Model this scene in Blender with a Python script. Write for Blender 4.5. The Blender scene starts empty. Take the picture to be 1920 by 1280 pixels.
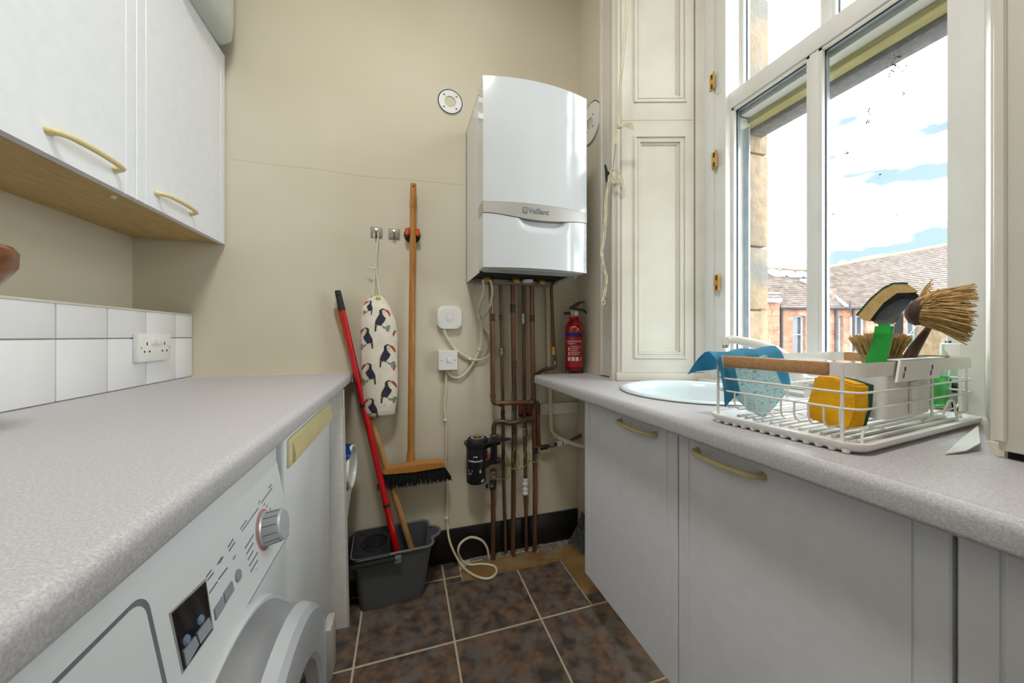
import bpy, bmesh, math, random
from mathutils import Vector, Matrix
random.seed(7)
sc = bpy.context.scene
C = sc.collection
PI = math.pi
# ------------------------------------------------------------------ camera
F = 650.0; YH = 629.0; H = 1.056; TH = math.radians(17.4)     # focal length (px), horizon row, eye height, yaw
SN, CS = math.sin(TH), math.cos(TH)
cd = bpy.data.cameras.new('camera'); cam = bpy.data.objects.new('camera', cd); C.objects.link(cam)
cd.sensor_width = 36; cd.lens = F / 1920 * 36; cd.shift_y = -(640 - YH) / 1920; cd.clip_start = 0.02; cd.clip_end = 300
cam.location = (0, 0, H); cam.rotation_euler = (PI / 2, 0, -TH)
sc.camera = cam
# ------------------------------------------------------------------ view
vs = sc.view_settings
vs.view_transform = 'Standard'; vs.look = 'None'; vs.gamma = 1; vs.use_curve_mapping = False; vs.exposure = 0.60
# ------------------------------------------------------------------ sky
w = bpy.data.worlds.new('sky'); sc.world = w; w.use_nodes = True
nt = w.node_tree; nt.nodes.clear()
def wn(t): return nt.nodes.new(t)
tc = wn('ShaderNodeTexCoord'); mp = wn('ShaderNodeMapping'); mp.inputs['Scale'].default_value = (1, 1, 3.2)
mp.inputs['Location'].default_value = (0.62, 0.2, 0.1)
ns = wn('ShaderNodeTexNoise'); ns.inputs['Scale'].default_value = 3.0; ns.inputs['Detail'].default_value = 6
rp = wn('ShaderNodeValToRGB'); rp.color_ramp.elements[0].position = .35; rp.color_ramp.elements[1].position = .475
rp.color_ramp.elements[0].color = (.07, .092, .102, 1); rp.color_ramp.elements[1].color = (.98, .99, 1, 1)
bg = wn('ShaderNodeBackground'); bg.inputs['Strength'].default_value = 8.0; ow = wn('ShaderNodeOutputWorld')
L = nt.links.new
L(tc.outputs['Generated'], mp.inputs[0]); L(mp.outputs[0], ns.inputs['Vector']); L(ns.outputs[0], rp.inputs[0])
L(rp.outputs[0], bg.inputs[0]); L(bg.outputs[0], ow.inputs[0])
# daylight portal in the window opening (guides sky sampling only)
pl = bpy.data.lights.new('window_portal', 'AREA'); pl.shape = 'RECTANGLE'; pl.size = 0.75; pl.size_y = 2.1
po = bpy.data.objects.new('window_portal', pl); C.objects.link(po); po.location = (1.44, .74, 1.95)
po.rotation_euler = (0, PI / 2, 0); pl.cycles.is_portal = True
po.rotation_euler = Vector((-1, 0, 0)).to_track_quat('-Z', 'Y').to_euler()
# added fill light, out of view (its invented fixture is built with the ceiling)
ll = bpy.data.lights.new('added_fill_light', 'AREA'); ll.shape = 'DISK'; ll.size = .42; ll.energy = 19; ll.color = (1, .98, .96)
lo = bpy.data.objects.new('added_fill_light', ll); C.objects.link(lo); lo.location = (-.1, .15, 3.02)

# ------------------------------------------------------------------ pixel -> place
def ray(px, py):
    u = (px - 960) / F; v = (YH - py) / F
    return Vector((SN + u * CS, CS - u * SN, v))
def P(px, py, x=None, y=None, z=None, d=None):
    """the point seen at a pixel on a plane x=, y=, z= or at a depth d along the optical axis"""
    r = ray(px, py)
    t = x / r.x if x is not None else y / r.y if y is not None else (z - H) / r.z if z is not None else d
    return Vector((t * r.x, t * r.y, H + t * r.z))
RV = Vector((CS, -SN, 0)); FV = Vector((SN, CS, 0)); UP = Vector((0, 0, 1))

# ------------------------------------------------------------------ materials
def lin(c):
    if isinstance(c, str):
        c = c.lstrip('#'); c = [int(c[i:i + 2], 16) / 255 for i in (0, 2, 4)]
        c = [x / 12.92 if x <= .04045 else ((x + .055) / 1.055) ** 2.4 for x in c]
    return (*c[:3], 1)
MATS = {}
def mat(name, col, rough=.5, metal=0, col2=None, vs=8, lo=.35, hi=.65, stretch=(1, 1, 1), bump=0, bs=60, coat=0,
        detail=4, emit=0, trans=0, ior=1.45, rnd=0, spec=.5, bstretch=(1, 1, 1), col3=None, vs3=3):
    m = bpy.data.materials.new(name); m.use_nodes = True; MATS[name] = m
    n = m.node_tree.nodes; l = m.node_tree.links.new; b = n['Principled BSDF']
    b.inputs['Base Color'].default_value = lin(col); b.inputs['Roughness'].default_value = rough
    b.inputs['Metallic'].default_value = metal; b.inputs['Coat Weight'].default_value = coat
    b.inputs['Specular IOR Level'].default_value = spec; b.inputs['IOR'].default_value = ior
    b.inputs['Transmission Weight'].default_value = trans
    if emit: b.inputs['Emission Color'].default_value = lin(col); b.inputs['Emission Strength'].default_value = emit
    vec = None
    if col2 or bump:
        g = n.new('ShaderNodeNewGeometry'); vec = g.outputs['Position']
        if rnd:
            oi = n.new('ShaderNodeObjectInfo'); va = n.new('ShaderNodeVectorMath'); va.operation = 'MULTIPLY_ADD'
            va.inputs[1].default_value = (rnd, rnd * 1.7, rnd * .6); l(oi.outputs['Random'], va.inputs[0]); l(vec, va.inputs[2]); vec = va.outputs[0]
    def noise(scale, st, det):
        mpp = n.new('ShaderNodeMapping'); mpp.inputs['Scale'].default_value = st; l(vec, mpp.inputs[0])
        t = n.new('ShaderNodeTexNoise'); t.inputs['Scale'].default_value = scale; t.inputs['Detail'].default_value = det
        l(mpp.outputs[0], t.inputs['Vector']); return t
    if col2:
        t = noise(vs, stretch, detail); r = n.new('ShaderNodeValToRGB')
        r.color_ramp.elements[0].position = lo; r.color_ramp.elements[1].position = hi
        r.color_ramp.elements[0].color = lin(col); r.color_ramp.elements[1].color = lin(col2)
        l(t.outputs[0], r.inputs[0]); out = r.outputs[0]
        if col3:
            t3 = noise(vs3, stretch, 6); r3 = n.new('ShaderNodeValToRGB')
            r3.color_ramp.elements[0].position = .5; r3.color_ramp.elements[1].position = .66
            mx = n.new('ShaderNodeMix'); mx.data_type = 'RGBA'
            l(t3.outputs[0], r3.inputs[0]); l(r3.outputs[0], mx.inputs[0]); l(out, mx.inputs[6]); mx.inputs[7].default_value = lin(col3)
            out = mx.outputs[2]
        l(out, b.inputs['Base Color'])
    if bump:
        t = noise(bs, bstretch, 3); bp = n.new('ShaderNodeBump'); bp.inputs['Strength'].default_value = bump
        bp.inputs['Distance'].default_value = .004; l(t.outputs[0], bp.inputs['Height']); l(bp.outputs[0], b.inputs['Normal'])
    return m
def glassy(name, tint, rough=.02, fac=.08, dirt=False):
    """thin clear pane: straight-through light plus a weak mirror"""
    m = bpy.data.materials.new(name); m.use_nodes = True; MATS[name] = m
    n = m.node_tree.nodes; l = m.node_tree.links.new; n.clear()
    tr = n.new('ShaderNodeBsdfTransparent'); tr.inputs[0].default_value = lin(tint)
    gl = n.new('ShaderNodeBsdfGlossy'); gl.inputs['Roughness'].default_value = rough
    mx = n.new('ShaderNodeMixShader'); mx.inputs[0].default_value = fac; o = n.new('ShaderNodeOutputMaterial')
    l(tr.outputs[0], mx.inputs[1]); l(gl.outputs[0], mx.inputs[2]); l(mx.outputs[0], o.inputs[0])
    return m
mat('plaster', '#d1cab7', .75, col2='#c9c1ab', vs=2.2, lo=.3, hi=.75, bump=.12, bs=18)
mat('ceiling_white', '#e9e6dd', .8, col2='#e2ded2', vs=2)
mat('white_gloss_paint', '#dcd9cf', .38, col2='#d3cfc2', vs=5, bump=.12, bs=30)
mat('sash_white', '#dedfdc', .32, col2='#d6d6d0', vs=6, bump=.04, bs=40)
mat('melamine', '#e6e9ee', .42, col2='#e2e5ea', vs=30, bump=.03, bs=420)
mat('white_board', '#dfdedb', .5, col2='#d8d6d2', vs=40, bump=.05, bs=200)
mat('worktop_laminate', '#bab8ba', .42, col2='#a9a7aa', vs=520, lo=.40, hi=.62, detail=2, col3='#c4c2c3', vs3=340, bump=.04, bs=300)
mat('worktop_edge_strip', '#d8d3c8', .5, col2='#cfc9bc', vs=20)
mat('oak_laminate', '#cdb27c', .5, col2='#b99a62', vs=14, stretch=(14, 1, 14), bump=.05, bs=60, bstretch=(10, 1, 10))
mat('cream_plastic', '#d9cb9a', .32, col2='#d2c28d', vs=12)
mat('cream_handle', '#d8cfa0', .35, col2='#cfc590', vs=12)
mat('ceramic_white', '#e8e8ea', .16, col2='#e3e3e6', vs=5, coat=.3, bump=.04, bs=9, rnd=3)
mat('grout_grey', '#c4beb3', .85, col2='#b5aea0', vs=40)
mat('slate_tile', '#3f3a38', .48, col2='#7d6350', vs=24, lo=.36, hi=.70, detail=12, col3='#65615f', vs3=18, bump=.45, bs=45, rnd=5)
mat('floor_grout', '#c2b79f', .85, col2='#b0a68f', vs=60, bump=.2, bs=200)
mat('cement', '#8d6d3f', .9, col2='#7a5c34', vs=9, bump=.4, bs=90, col3='#93805f', vs3=6)
mat('rubble', '#8d877c', .95, col2='#6a6358', vs=40, bump=.6, bs=110)
mat('black_paint', '#0d0d0e', .42, col2='#151516', vs=14, bump=.1, bs=40)
mat('appliance_white', '#e3e6e8', .28, col2='#dfe2e5', vs=3, coat=.2)
mat('boiler_white', '#cbd0d4', .12, col2='#c7ccd0', vs=3, coat=.3)
mat('boiler_side', '#dcdfdc', .3, col2='#d6d9d6', vs=3)
mat('silver_plastic', '#b9b6b1', .38, metal=.35, col2='#aeaba6', vs=4)
mat('dial_silver', '#c6cace', .3, metal=.25, col2='#bec2c6', vs=9)
mat('silver_face', '#c3c8cc', .28, metal=.3, col2='#babfc4', vs=5)
mat('silver_ring', '#a7abb0', .3, metal=.6, col2='#9ba0a5', vs=5)
mat('dark_glass', '#16181d', .08, col2='#22252c', vs=18, coat=.6)
mat('button_grey', '#9aa0a8', .35, col2='#8f959d', vs=20)
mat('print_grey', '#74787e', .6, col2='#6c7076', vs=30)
mat('lens_blue', '#7f94ab', .1, col2='#6d8299', vs=60, coat=.5)
mat('white_plastic', '#e6e6e3', .3, col2='#e0e0dc', vs=6, coat=.1)
mat('cable_cream', '#ddd3ba', .42, col2='#d3c8ac', vs=20)
mat('copper_old', '#7f6150', .42, metal=.7, col2='#604a3d', vs=9, stretch=(1, 1, .35), lo=.3, hi=.7, col3='#8f654a', vs3=5)
mat('copper_bright', '#957058', .38, metal=.7, col2='#785340', vs=8, stretch=(1, 1, .4))
mat('solder_grey', '#6b5a4c', .55, metal=.5, col2='#4d4038', vs=50)
mat('verdigris', '#3f7f70', .7, col2='#5a4a3a', vs=30)
mat('brass', '#d6b062', .3, metal=.6, col2='#c49a4a', vs=30)
mat('nickel', '#b9b2a4', .28, metal=.9, col2='#8f887b', vs=60)
mat('chrome', '#c8ccd0', .12, metal=1, col2='#bfc3c8', vs=10)
mat('steel_brushed', '#a0988b', .5, metal=.4, col2='#8f877a', vs=60, stretch=(1, 1, 12))
mat('black_plastic', '#17191d', .33, col2='#1e2126', vs=12)
mat('dark_rubber', '#26282b', .55, col2='#1d1f22', vs=20)
mat('bucket_grey', '#55585b', .42, col2='#4c4f52', vs=6)
mat('bucket_rim', '#6d7174', .36, col2='#656a6d', vs=8)
mat('red_enamel', '#b80f16', .22, col2='#aa0c13', vs=4, coat=.3)
mat('red_mop', '#c3121a', .28, col2='#b40f17', vs=6, coat=.2)
mat('broom_wood', '#b9803f', .38, col2='#a36b30', vs=20, stretch=(6, 6, .6), coat=.15)
mat('pale_wood', '#b98e5a', .5, col2='#a57a48', vs=20, stretch=(6, 6, .6))
mat('beech', '#b98f63', .45, col2='#a67d52', vs=24, stretch=(.8, 8, 8))
mat('dark_wood', '#5d4638', .5, col2='#47352a', vs=30)
mat('bowl_wood', '#7b4526', .3, col2='#62351a', vs=18, stretch=(1, 1, 6), coat=.3)
mat('bristle_black', '#121315', .8, col2='#1c1d20', vs=80)
mat('bristle_tan', '#cfae76', .75, col2='#b08c55', vs=120, rnd=3)
mat('orange_rubber', '#d2551c', .5, col2='#bf4a16', vs=20)
mat('cotton_print', '#e3dccd', .9, col2='#dad2c1', vs=30, bump=.3, bs=260)
mat('ink_navy', '#262a36', .9, col2='#33384a', vs=90)
mat('ink_red', '#b3503c', .9, col2='#a0442f', vs=60)
mat('ink_cream', '#d6cdb0', .9, col2='#ccc2a2', vs=60)
mat('ink_green', '#87988a', .9, col2='#6d7f70', vs=120)
mat('cotton_lime', '#a9b02c', .9, col2='#8d9420', vs=60)
mat('string_white', '#e2ddcf', .85, col2='#d5cfbe', vs=150)
mat('cord_beige', '#d8cdb2', .85, col2='#c4b795', vs=130)
mat('earth_wire', '#9aa03a', .45, col2='#5f7d2c', vs=40, lo=.45, hi=.55)
mat('blue_plastic', '#1757b0', .4, col2='#124a98', vs=14)
mat('blue_ink', '#2a2a86', .5, col2='#242478', vs=20)
mat('white_ink', '#e8e4e0', .6, col2='#dedad6', vs=60)
mat('pale_label', '#c9dcea', .5, col2='#bdd2e2', vs=20)
mat('green_label', '#6dbb6a', .5, col2='#5dab5a', vs=40)
mat('blue_cloth', '#5fb0cf', .92, col2='#4f9fc0', vs=30, bump=.5, bs=330)
mat('blue_sponge', '#b3d9e0', .92, col2='#7fb0bc', vs=210, lo=.56, hi=.63, bump=.5, bs=220)
mat('yellow_sponge', '#e6ac12', .85, col2='#d99c0a', vs=60, bump=.3, bs=240)
mat('scourer_green', '#1f5a48', .95, col2='#174838', vs=150, bump=.5, bs=250)
mat('sponge_beige', '#cdb078', .9, col2='#bf9f66', vs=120, bump=.3, bs=250)
mat('wand_grey', '#76828d', .35, col2='#66717e', vs=14)
mat('wire_white', '#e6e4e0', .35, col2='#deDCd6', vs=20)
mat('tray_white', '#e9e8e5', .35, col2='#e2e0dc', vs=12)
mat('tray_stain', '#c8ab74', .6, col2='#dccfae', vs=90)
mat('tap_white', '#e4e2da', .25, col2='#dcd9cf', vs=8, coat=.3)
mat('sink_enamel', '#d9e4e8', .2, col2='#d2dfe4', vs=5, coat=.3)
mat('tub_plastic', '#c3c9c6', .28, col2='#b9c0bd', vs=5, coat=.2)
mat('sandstone', '#9c866c', .95, col2='#84705a', vs=22, detail=10, bump=1.0, bs=45, col3='#6d6a66', vs3=4, rnd=3)
mat('stone_sill', '#7f7f82', .9, col2='#6a6a6e', vs=60, bump=.5, bs=120)
mat('timber_bare', '#b6ad7a', .7, col2='#a09764', vs=12, stretch=(8, 1, 8))
mat('red_sandstone', '#936a57', .95, col2='#7f5543', vs=3, bump=.4, bs=9, col3='#9c7868', vs3=1.6, rnd=9)
mat('mortar_red', '#a08678', .95, col2='#8d6553', vs=5)
mat('roof_tile', '#75675f', .85, col2='#5d504a', vs=2.2, col3='#857770', vs3=3)
mat('ridge_moss', '#8a7d66', .9, col2='#766a52', vs=4)
mat('lead_grey', '#a9b0b8', .6, col2='#9aa2ab', vs=2)
mat('rooflight_glass', '#c9d3dc', .1, metal=.4, col2='#d6dee5', vs=1)
mat('gutter_dark', '#2c2a2e', .6, col2='#38353a', vs=3)
mat('dark_pane', '#3a4048', .08, col2='#4c525a', vs=1.2, coat=.5)
mat('curtain_pale', '#c9c6bd', .8, col2='#b5b2a8', vs=3, stretch=(6, 6, 1))
mat('yard', '#6f6b64', .95, col2='#5c5952', vs=.6)
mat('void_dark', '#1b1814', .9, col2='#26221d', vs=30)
mat('gasket', '#2c3238', .5, col2='#3a4148', vs=30)
mat('spacer_blue', '#a3abb3', .3, metal=.3, col2='#929aa3', vs=20)
mat('galvanised', '#7a7d7d', .5, metal=.3, col2='#a9abaa', vs=55, lo=.52, hi=.66)
mat('rust_wood', '#7d4424', .85, col2='#5f3119', vs=30, bump=.4, bs=80)
mat('grip_white', '#dfe3e6', .3, col2='#d9dde0', vs=4)
mat('dial_pink', '#c98f8a', .5, col2='#c08680', vs=20)
mat('fill_lamp_opal', '#f5efe0', .4, col2='#efe8d6', vs=3, emit=2.0)  # glowing diffuser of the added fill lamp
mat('smudge_brown', '#8a7f74', .9, col2='#6f655b', vs=300)
glassy('window_glass', '#f4f8f8', .01, .06)
glassy('clear_plastic', '#e3efe6', .12, .14)
mat('green_liquid', '#1fdc50', .1, col2='#17cc44', vs=25, trans=.55, coat=.3)

# ------------------------------------------------------------------ mesh tools
WT = {}
def obj(name, bm, m, parent=None, smooth=35, kind=None):
    me = bpy.data.meshes.new(name)
    bmesh.ops.recalc_face_normals(bm, faces=bm.faces)
    co = [v.co.copy() for v in bm.verts]
    lo = Vector((min(c.x for c in co), min(c.y for c in co), min(c.z for c in co)))
    hi = Vector((max(c.x for c in co), max(c.y for c in co), max(c.z for c in co)))
    o0 = Vector(((lo.x + hi.x) / 2, (lo.y + hi.y) / 2, lo.z))
    bmesh.ops.translate(bm, verts=bm.verts, vec=-o0)
    bm.to_mesh(me); bm.free()
    me.materials.append(MATS[m])
    if smooth:
        for p in me.polygons: p.use_smooth = True
        me.set_sharp_from_angle(angle=math.radians(smooth))
    o = bpy.data.objects.new(name, me); C.objects.link(o)
    if parent:
        o.parent = parent; o.location = o0 - WT[parent]
    else: o.location = o0
    WT[o] = o0
    if kind: o['kind'] = kind
    return o
def thing(name, label, cat, loc, group=None):
    o = bpy.data.objects.new(name, None); C.objects.link(o); o.location = loc; WT[o] = Vector(loc)
    o.empty_display_size = .05
    return tag(o, label, cat, group)
def tag(o, label, cat, group=None):
    o['label'] = label; o['category'] = cat
    if group: o['group'] = group
    return o
def struct(name, bm, m, label=None, smooth=35):
    o = obj(name, bm, m, None, smooth, 'structure')
    if label: o['label'] = label
    return o
def dup(src, dx, parent):
    """copy of a piece sharing its mesh, moved by dx"""
    c = src.copy(); C.objects.link(c); c.parent = parent; c.location = src.location + Vector(dx); WT[c] = WT[src] + Vector(dx); return c
def B(): return bmesh.new()
def box(bm, x0, x1, y0, y1, z0, z1, bev=0, seg=2, M=None):
    vs_ = [bm.verts.new((x, y, z)) for x in (x0, x1) for y in (y0, y1) for z in (z0, z1)]
    f = [(0, 1, 3, 2), (4, 6, 7, 5), (0, 4, 5, 1), (2, 3, 7, 6), (0, 2, 6, 4), (1, 5, 7, 3)]
    fs = [bm.faces.new([vs_[i] for i in q]) for q in f]
    if bev:
        es = list({e for q in fs for e in q.edges})
        r = bmesh.ops.bevel(bm, geom=es, offset=bev, segments=seg, affect='EDGES', profile=.5)
        vs_ = list({v for q in r['faces'] for v in q.verts} | {v for v in vs_ if v.is_valid})
        # gather all verts joined to this box
        st = [vs_[0]]; seen = {vs_[0]}
        while st:
            v = st.pop()
            for e in v.link_edges:
                q = e.other_vert(v)
                if q not in seen: seen.add(q); st.append(q)
        vs_ = list(seen)
    if M is not None:
        for v in vs_: v.co = M(v.co) if callable(M) else M @ v.co
    return bm
def bx(*a, **k): return box(B(), *a, **k)
def tube(bm, pts, r, seg=10, closed=False, caps=True, flat=None, up=None):
    """sweep a circle (or ellipse, flat=ratio) along points; r number or list"""
    pts = [Vector(p) for p in pts]; n = len(pts)
    rs = r if isinstance(r, (list, tuple)) else [r] * n
    rings = []; prev = None
    for i, p in enumerate(pts):
        if closed: t = pts[(i + 1) % n] - pts[i - 1]
        else: t = pts[min(i + 1, n - 1)] - pts[max(i - 1, 0)]
        t.normalize()
        if prev is None:
            a = Vector(up) if up else (Vector((0, 0, 1)) if abs(t.z) < .9 else Vector((1, 0, 0)))
            a = (a - t * a.dot(t)).normalized()
        else:
            a = prev - t * prev.dot(t)
            a = a.normalized() if a.length > 1e-6 else Vector((1, 0, 0))
        prev = a; b = t.cross(a)
        k = flat or 1
        rings.append([bm.verts.new(p + a * (math.cos(q) * rs[i]) + b * (math.sin(q) * rs[i] * k)) for q in [2 * PI * j / seg for j in range(seg)]])
    m = n if closed else n - 1
    for i in range(m):
        A, D = rings[i], rings[(i + 1) % n]
        for j in range(seg): bm.faces.new((A[j], A[(j + 1) % seg], D[(j + 1) % seg], D[j]))
    if caps and not closed:
        bm.faces.new(rings[0][::-1]); bm.faces.new(rings[-1])
    return bm
def smooth_path(pts, n=8, closed=False):
    pts = [Vector(p) for p in pts]; out = []; N = len(pts)
    rng = range(N if closed else N - 1)
    for i in rng:
        if closed: p0, p1, p2, p3 = pts[i - 1], pts[i], pts[(i + 1) % N], pts[(i + 2) % N]
        else: p0, p1, p2, p3 = pts[max(i - 1, 0)], pts[i], pts[i + 1], pts[min(i + 2, N - 1)]
        for j in range(n):
            t = j / n
            out.append(.5 * ((2 * p1) + (-p0 + p2) * t + (2 * p0 - 5 * p1 + 4 * p2 - p3) * t * t + (-p0 + 3 * p1 - 3 * p2 + p3) * t ** 3))
    if not closed: out.append(pts[-1])
    return out
def elbow(pts, r, n=5):
    """polyline with rounded corners of radius r"""
    pts = [Vector(p) for p in pts]; out = [pts[0]]
    for i in range(1, len(pts) - 1):
        a = (pts[i - 1] - pts[i]); b = (pts[i + 1] - pts[i]); k = min(r, a.length * .49, b.length * .49)
        A = pts[i] + a.normalized() * k; D = pts[i] + b.normalized() * k
        for j in range(n + 1):
            t = j / n; out.append(A * (1 - t) ** 2 + pts[i] * 2 * t * (1 - t) + D * t * t)
    out.append(pts[-1]); return out
def lathe(bm, prof, c=(0, 0, 0), seg=28, M=None):
    """profile of (radius, height) turned about z at c (or by matrix M)"""
    c = Vector(c); rings = []
    T = (lambda v: M @ v) if M is not None else (lambda v: v + c)
    for r, z in prof:
        if r < 1e-6: rings.append([bm.verts.new(T(Vector((0, 0, z))))])
        else: rings.append([bm.verts.new(T(Vector((r * math.cos(2 * PI * j / seg), r * math.sin(2 * PI * j / seg), z)))) for j in range(seg)])
    for A, D in zip(rings, rings[1:]):
        for j in range(seg):
            q = [A[j % len(A)], A[(j + 1) % len(A)], D[(j + 1) % len(D)], D[j % len(D)]]
            q = list(dict.fromkeys(q))
            if len(q) > 2: bm.faces.new(q)
    return bm
def axis(p, d, up=(0, 0, 1)):
    """matrix putting local z along d at p"""
    z = Vector(d).normalized(); x = Vector(up).cross(z)
    x = x.normalized() if x.length > 1e-5 else Vector((1, 0, 0)); y = z.cross(x)
    return Matrix(((x.x, y.x, z.x, p[0]), (x.y, y.y, z.y, p[1]), (x.z, y.z, z.z, p[2]), (0, 0, 0, 1)))
def prism(bm, poly, T, t0, t1):
    """extrude 2-D polygon; T(a, b, t) -> Vector"""
    lo = [bm.verts.new(T(a, b, t0)) for a, b in poly]; hi = [bm.verts.new(T(a, b, t1)) for a, b in poly]
    n = len(poly)
    for i in range(n): bm.faces.new((lo[i], lo[(i + 1) % n], hi[(i + 1) % n], hi[i]))
    bm.faces.new(lo[::-1]); bm.faces.new(hi)
    return bm
def PL(x=None, y=None, z=None):
    """mapper for prism: two free axes then the fixed one"""
    if x: return lambda a, b, t: Vector((t, a, b))
    if y: return lambda a, b, t: Vector((a, t, b))
    return lambda a, b, t: Vector((a, b, t))
YZ = PL(x=1); XZ = PL(y=1); XY = PL(z=1)
def surf(bm, f, nu, nv, closeu=False):
    g = [[bm.verts.new(f(i / (nu if closeu else nu - 1), j / (nv - 1))) for i in range(nu)] for j in range(nv)]
    for j in range(nv - 1):
        for i in range(nu if closeu else nu - 1):
            bm.faces.new((g[j][i], g[j][(i + 1) % nu], g[j + 1][(i + 1) % nu], g[j + 1][i]))
    return g
def rrect(x0, x1, y0, y1, r, n=5):
    out = []
    for cx, cy, a0 in ((x1 - r, y1 - r, 0), (x0 + r, y1 - r, PI / 2), (x0 + r, y0 + r, PI), (x1 - r, y0 + r, 1.5 * PI)):
        for j in range(n + 1):
            a = a0 + PI / 2 * j / n; out.append((cx + r * math.cos(a), cy + r * math.sin(a)))
    return out
def text(name, s, size, T, m, parent, bold=0, align='LEFT', depth=.0004):
    """lettering as a thin mesh; T(a, b, t) -> world"""
    cu = bpy.data.curves.new(name, 'FONT'); cu.body = s; cu.size = size; cu.offset = bold; cu.align_x = align
    cu.extrude = depth; cu.resolution_u = 3
    o = bpy.data.objects.new('tmp_text', cu); C.objects.link(o)
    dg = bpy.context.evaluated_depsgraph_get(); me = bpy.data.meshes.new_from_object(o.evaluated_get(dg))
    bm = B(); bm.from_mesh(me)
    for v in bm.verts: v.co = T(v.co.x, v.co.y, v.co.z)
    bpy.data.objects.remove(o); bpy.data.meshes.remove(me); bpy.data.curves.remove(cu)
    return obj(name, bm, m, parent, 0)
# ================================================================== THE ROOM
YB = 1.637; XL = -.953; XR = .875; ZC = 3.1; YF = -1.7; XO = 1.42
ZR = .872                                   # top of the worktop by the window
struct('wall_back', bx(XL - .15, XO, YB, YB + .15, -.05, ZC), 'plaster', 'cream plaster wall behind the boiler')
wb = bpy.data.objects['wall_back']
obj('hairline_crack', tube(B(), smooth_path([P(px, py, y=YB) for px, py in ((431, 298), (520, 309), (600, 318), (680, 330), (760, 336), (870, 347))], 4), .0007, 5), 'grout_grey', wb)
struct('wall_left', bx(XL - .15, XL, YF, YB, -.05, ZC), 'plaster', 'cream plaster wall behind the wall cabinets')
struct('wall_front', bx(XL - .15, XO, YF - .15, YF, -.05, ZC), 'plaster')
struct('ceiling', bx(XL - .15, XO, YF - .15, YB + .15, ZC, ZC + .1), 'ceiling_white')
bm = B()                                     # the wall with the window opening
box(bm, XR, XO, 1.225, YB, -.05, ZC); box(bm, XR, XO, YF, .28, -.05, ZC)
box(bm, 1.19, XO, .28, 1.225, -.05, .84); box(bm, XR, XO, .28, 1.225, 2.86, ZC)
struct('wall_right', bm, 'plaster', 'cream plaster wall with the sash window')
# floor: screed, then tiles as pieces, bare cement by the pipes
fl = struct('floor', bx(XL, XR, YF, YB, -.05, -.0014), 'floor_grout', 'dark brown mottled tiled floor')
GX0, GY0, GT = -.152, 1.203, .3215
g = .0035; ref = None
def ftile(x0, x1, y0, y1): return obj('floor_tile', bx(x0 + g, x1 - g, y0 + g, y1 - g, -.006, 0, .0012, 1), 'slate_tile', fl)
for i in range(-3, 4):
    for j in range(-10, 3):
        x0, x1 = max(GX0 + GT * i, XL), min(GX0 + GT * (i + 1), XR); y0, y1 = max(GY0 + GT * (j - 1), YF), min(GY0 + GT * j, YB)
        if x1 - x0 < .02 or y1 - y0 < .02: continue
        full = abs(x1 - x0 - GT) < 1e-4 and abs(y1 - y0 - GT) < 1e-4
        if y0 > 1.5 and x1 > .2:              # last row: only a sliver is laid by the bare strip
            if x0 < .2: ftile(x0, .245, y0, y1)
            continue
        if y0 > 1.19:                         # row that meets the bare strip
            if x0 > .7: ftile(.706, x1, y0, 1.262); continue
            if x0 > .4: ftile(x0, .706, y0, 1.49); continue
            if x0 > .1:
                ftile(x0, x1, y0, 1.49); ftile(x0, .245, 1.484, y1); continue
        if full and ref: dup(ref[0], (x0 - ref[1], y0 - ref[2], 0), fl)
        else:
            o = ftile(x0, x1, y0, y1)
            if full: ref = (o, x0, y0)
bm = B(); prism(bm, [(.245, 1.487), (.706, 1.487), (.706, 1.255), (XR, 1.255), (XR, 1.6), (.3, 1.6), (.245, 1.56)], XY, -.006, -.0008)
obj('cement_patch', bm, 'cement', fl)['label'] = 'bare ochre cement strip'
bm = B()
for k in range(26):
    x = random.uniform(.33, .84); y = random.uniform(1.585, 1.63) - (.01 if x > .5 else 0)
    s = random.uniform(.008, .022)
    lathe(bm, [(0, -.006), (s, -.004), (s * .8, s * .3), (0, s * .45)], (x, y, 0), 6)
box(bm, .3, .86, 1.61, YB, -.006, .004)
obj('rubble', bm, 'rubble', fl, 0)
# black skirting, white painted batten
struct('baseboard_back', bx(-.2, .868, YB - .014, YB, 0, .152, .003), 'black_paint', 'black painted skirting board under the pipes')
bm = bx(.655, .873, YB - .018, YB, .655, .712, .003); struct('trim_1', bm, 'white_gloss_paint', 'painted wooden batten on the wall beside the pipes')
o = struct('trim_2', bx(.545, .655, YB - .02, YB, .655, .715, .003), 'rust_wood', 'rusty brown bare wood end of the wall batten')
# door behind the viewer
d = struct('door_1', bx(-.35, .45, YF, YF + .04, 0, 2.03, .004), 'white_gloss_paint', 'white painted door behind the viewer')
obj('door_handle', tube(B(), [(.36, YF + .04, 1.0), (.36, YF + .09, 1.0), (.25, YF + .09, 1.0)], .01), 'chrome', d)
# tiled upstand along the left worktop
XT = -.772
ws = struct('wall_left_upstand', bx(XL, XT - .006, -.9, YB, .85, 1.132), 'grout_grey', 'white tiled boxing above the left worktop')
ys = [1.532, 1.384, 1.236, 1.088]
while ys[-1] > -.85: ys.append(ys[-1] - .148)
ys = [YB - .001] + ys
r1 = r2 = None
for a, b in zip(ys[1:], ys):
    for row, (z0, z1) in enumerate(((.902, 1.0465), (1.0495, 1.131))):
        if b < 1.6 and (r1 if row == 0 else r2):
            s, sa = r1 if row == 0 else r2
            dup(s, (0, a - sa, 0), ws)
        else:
            o = obj('wall_tile', bx(XT - .006, XT, a + .0015, b - .0015, z0, z1, .0015, 2), 'ceramic_white', ws)
            if b < 1.6:
                if row == 0: r1 = (o, a)
                else: r2 = (o, a)
obj('tile_edging', bx(XT - .012, XT + .002, -.9, YB, 1.131, 1.137, .0015), 'worktop_edge_strip', ws)
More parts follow.
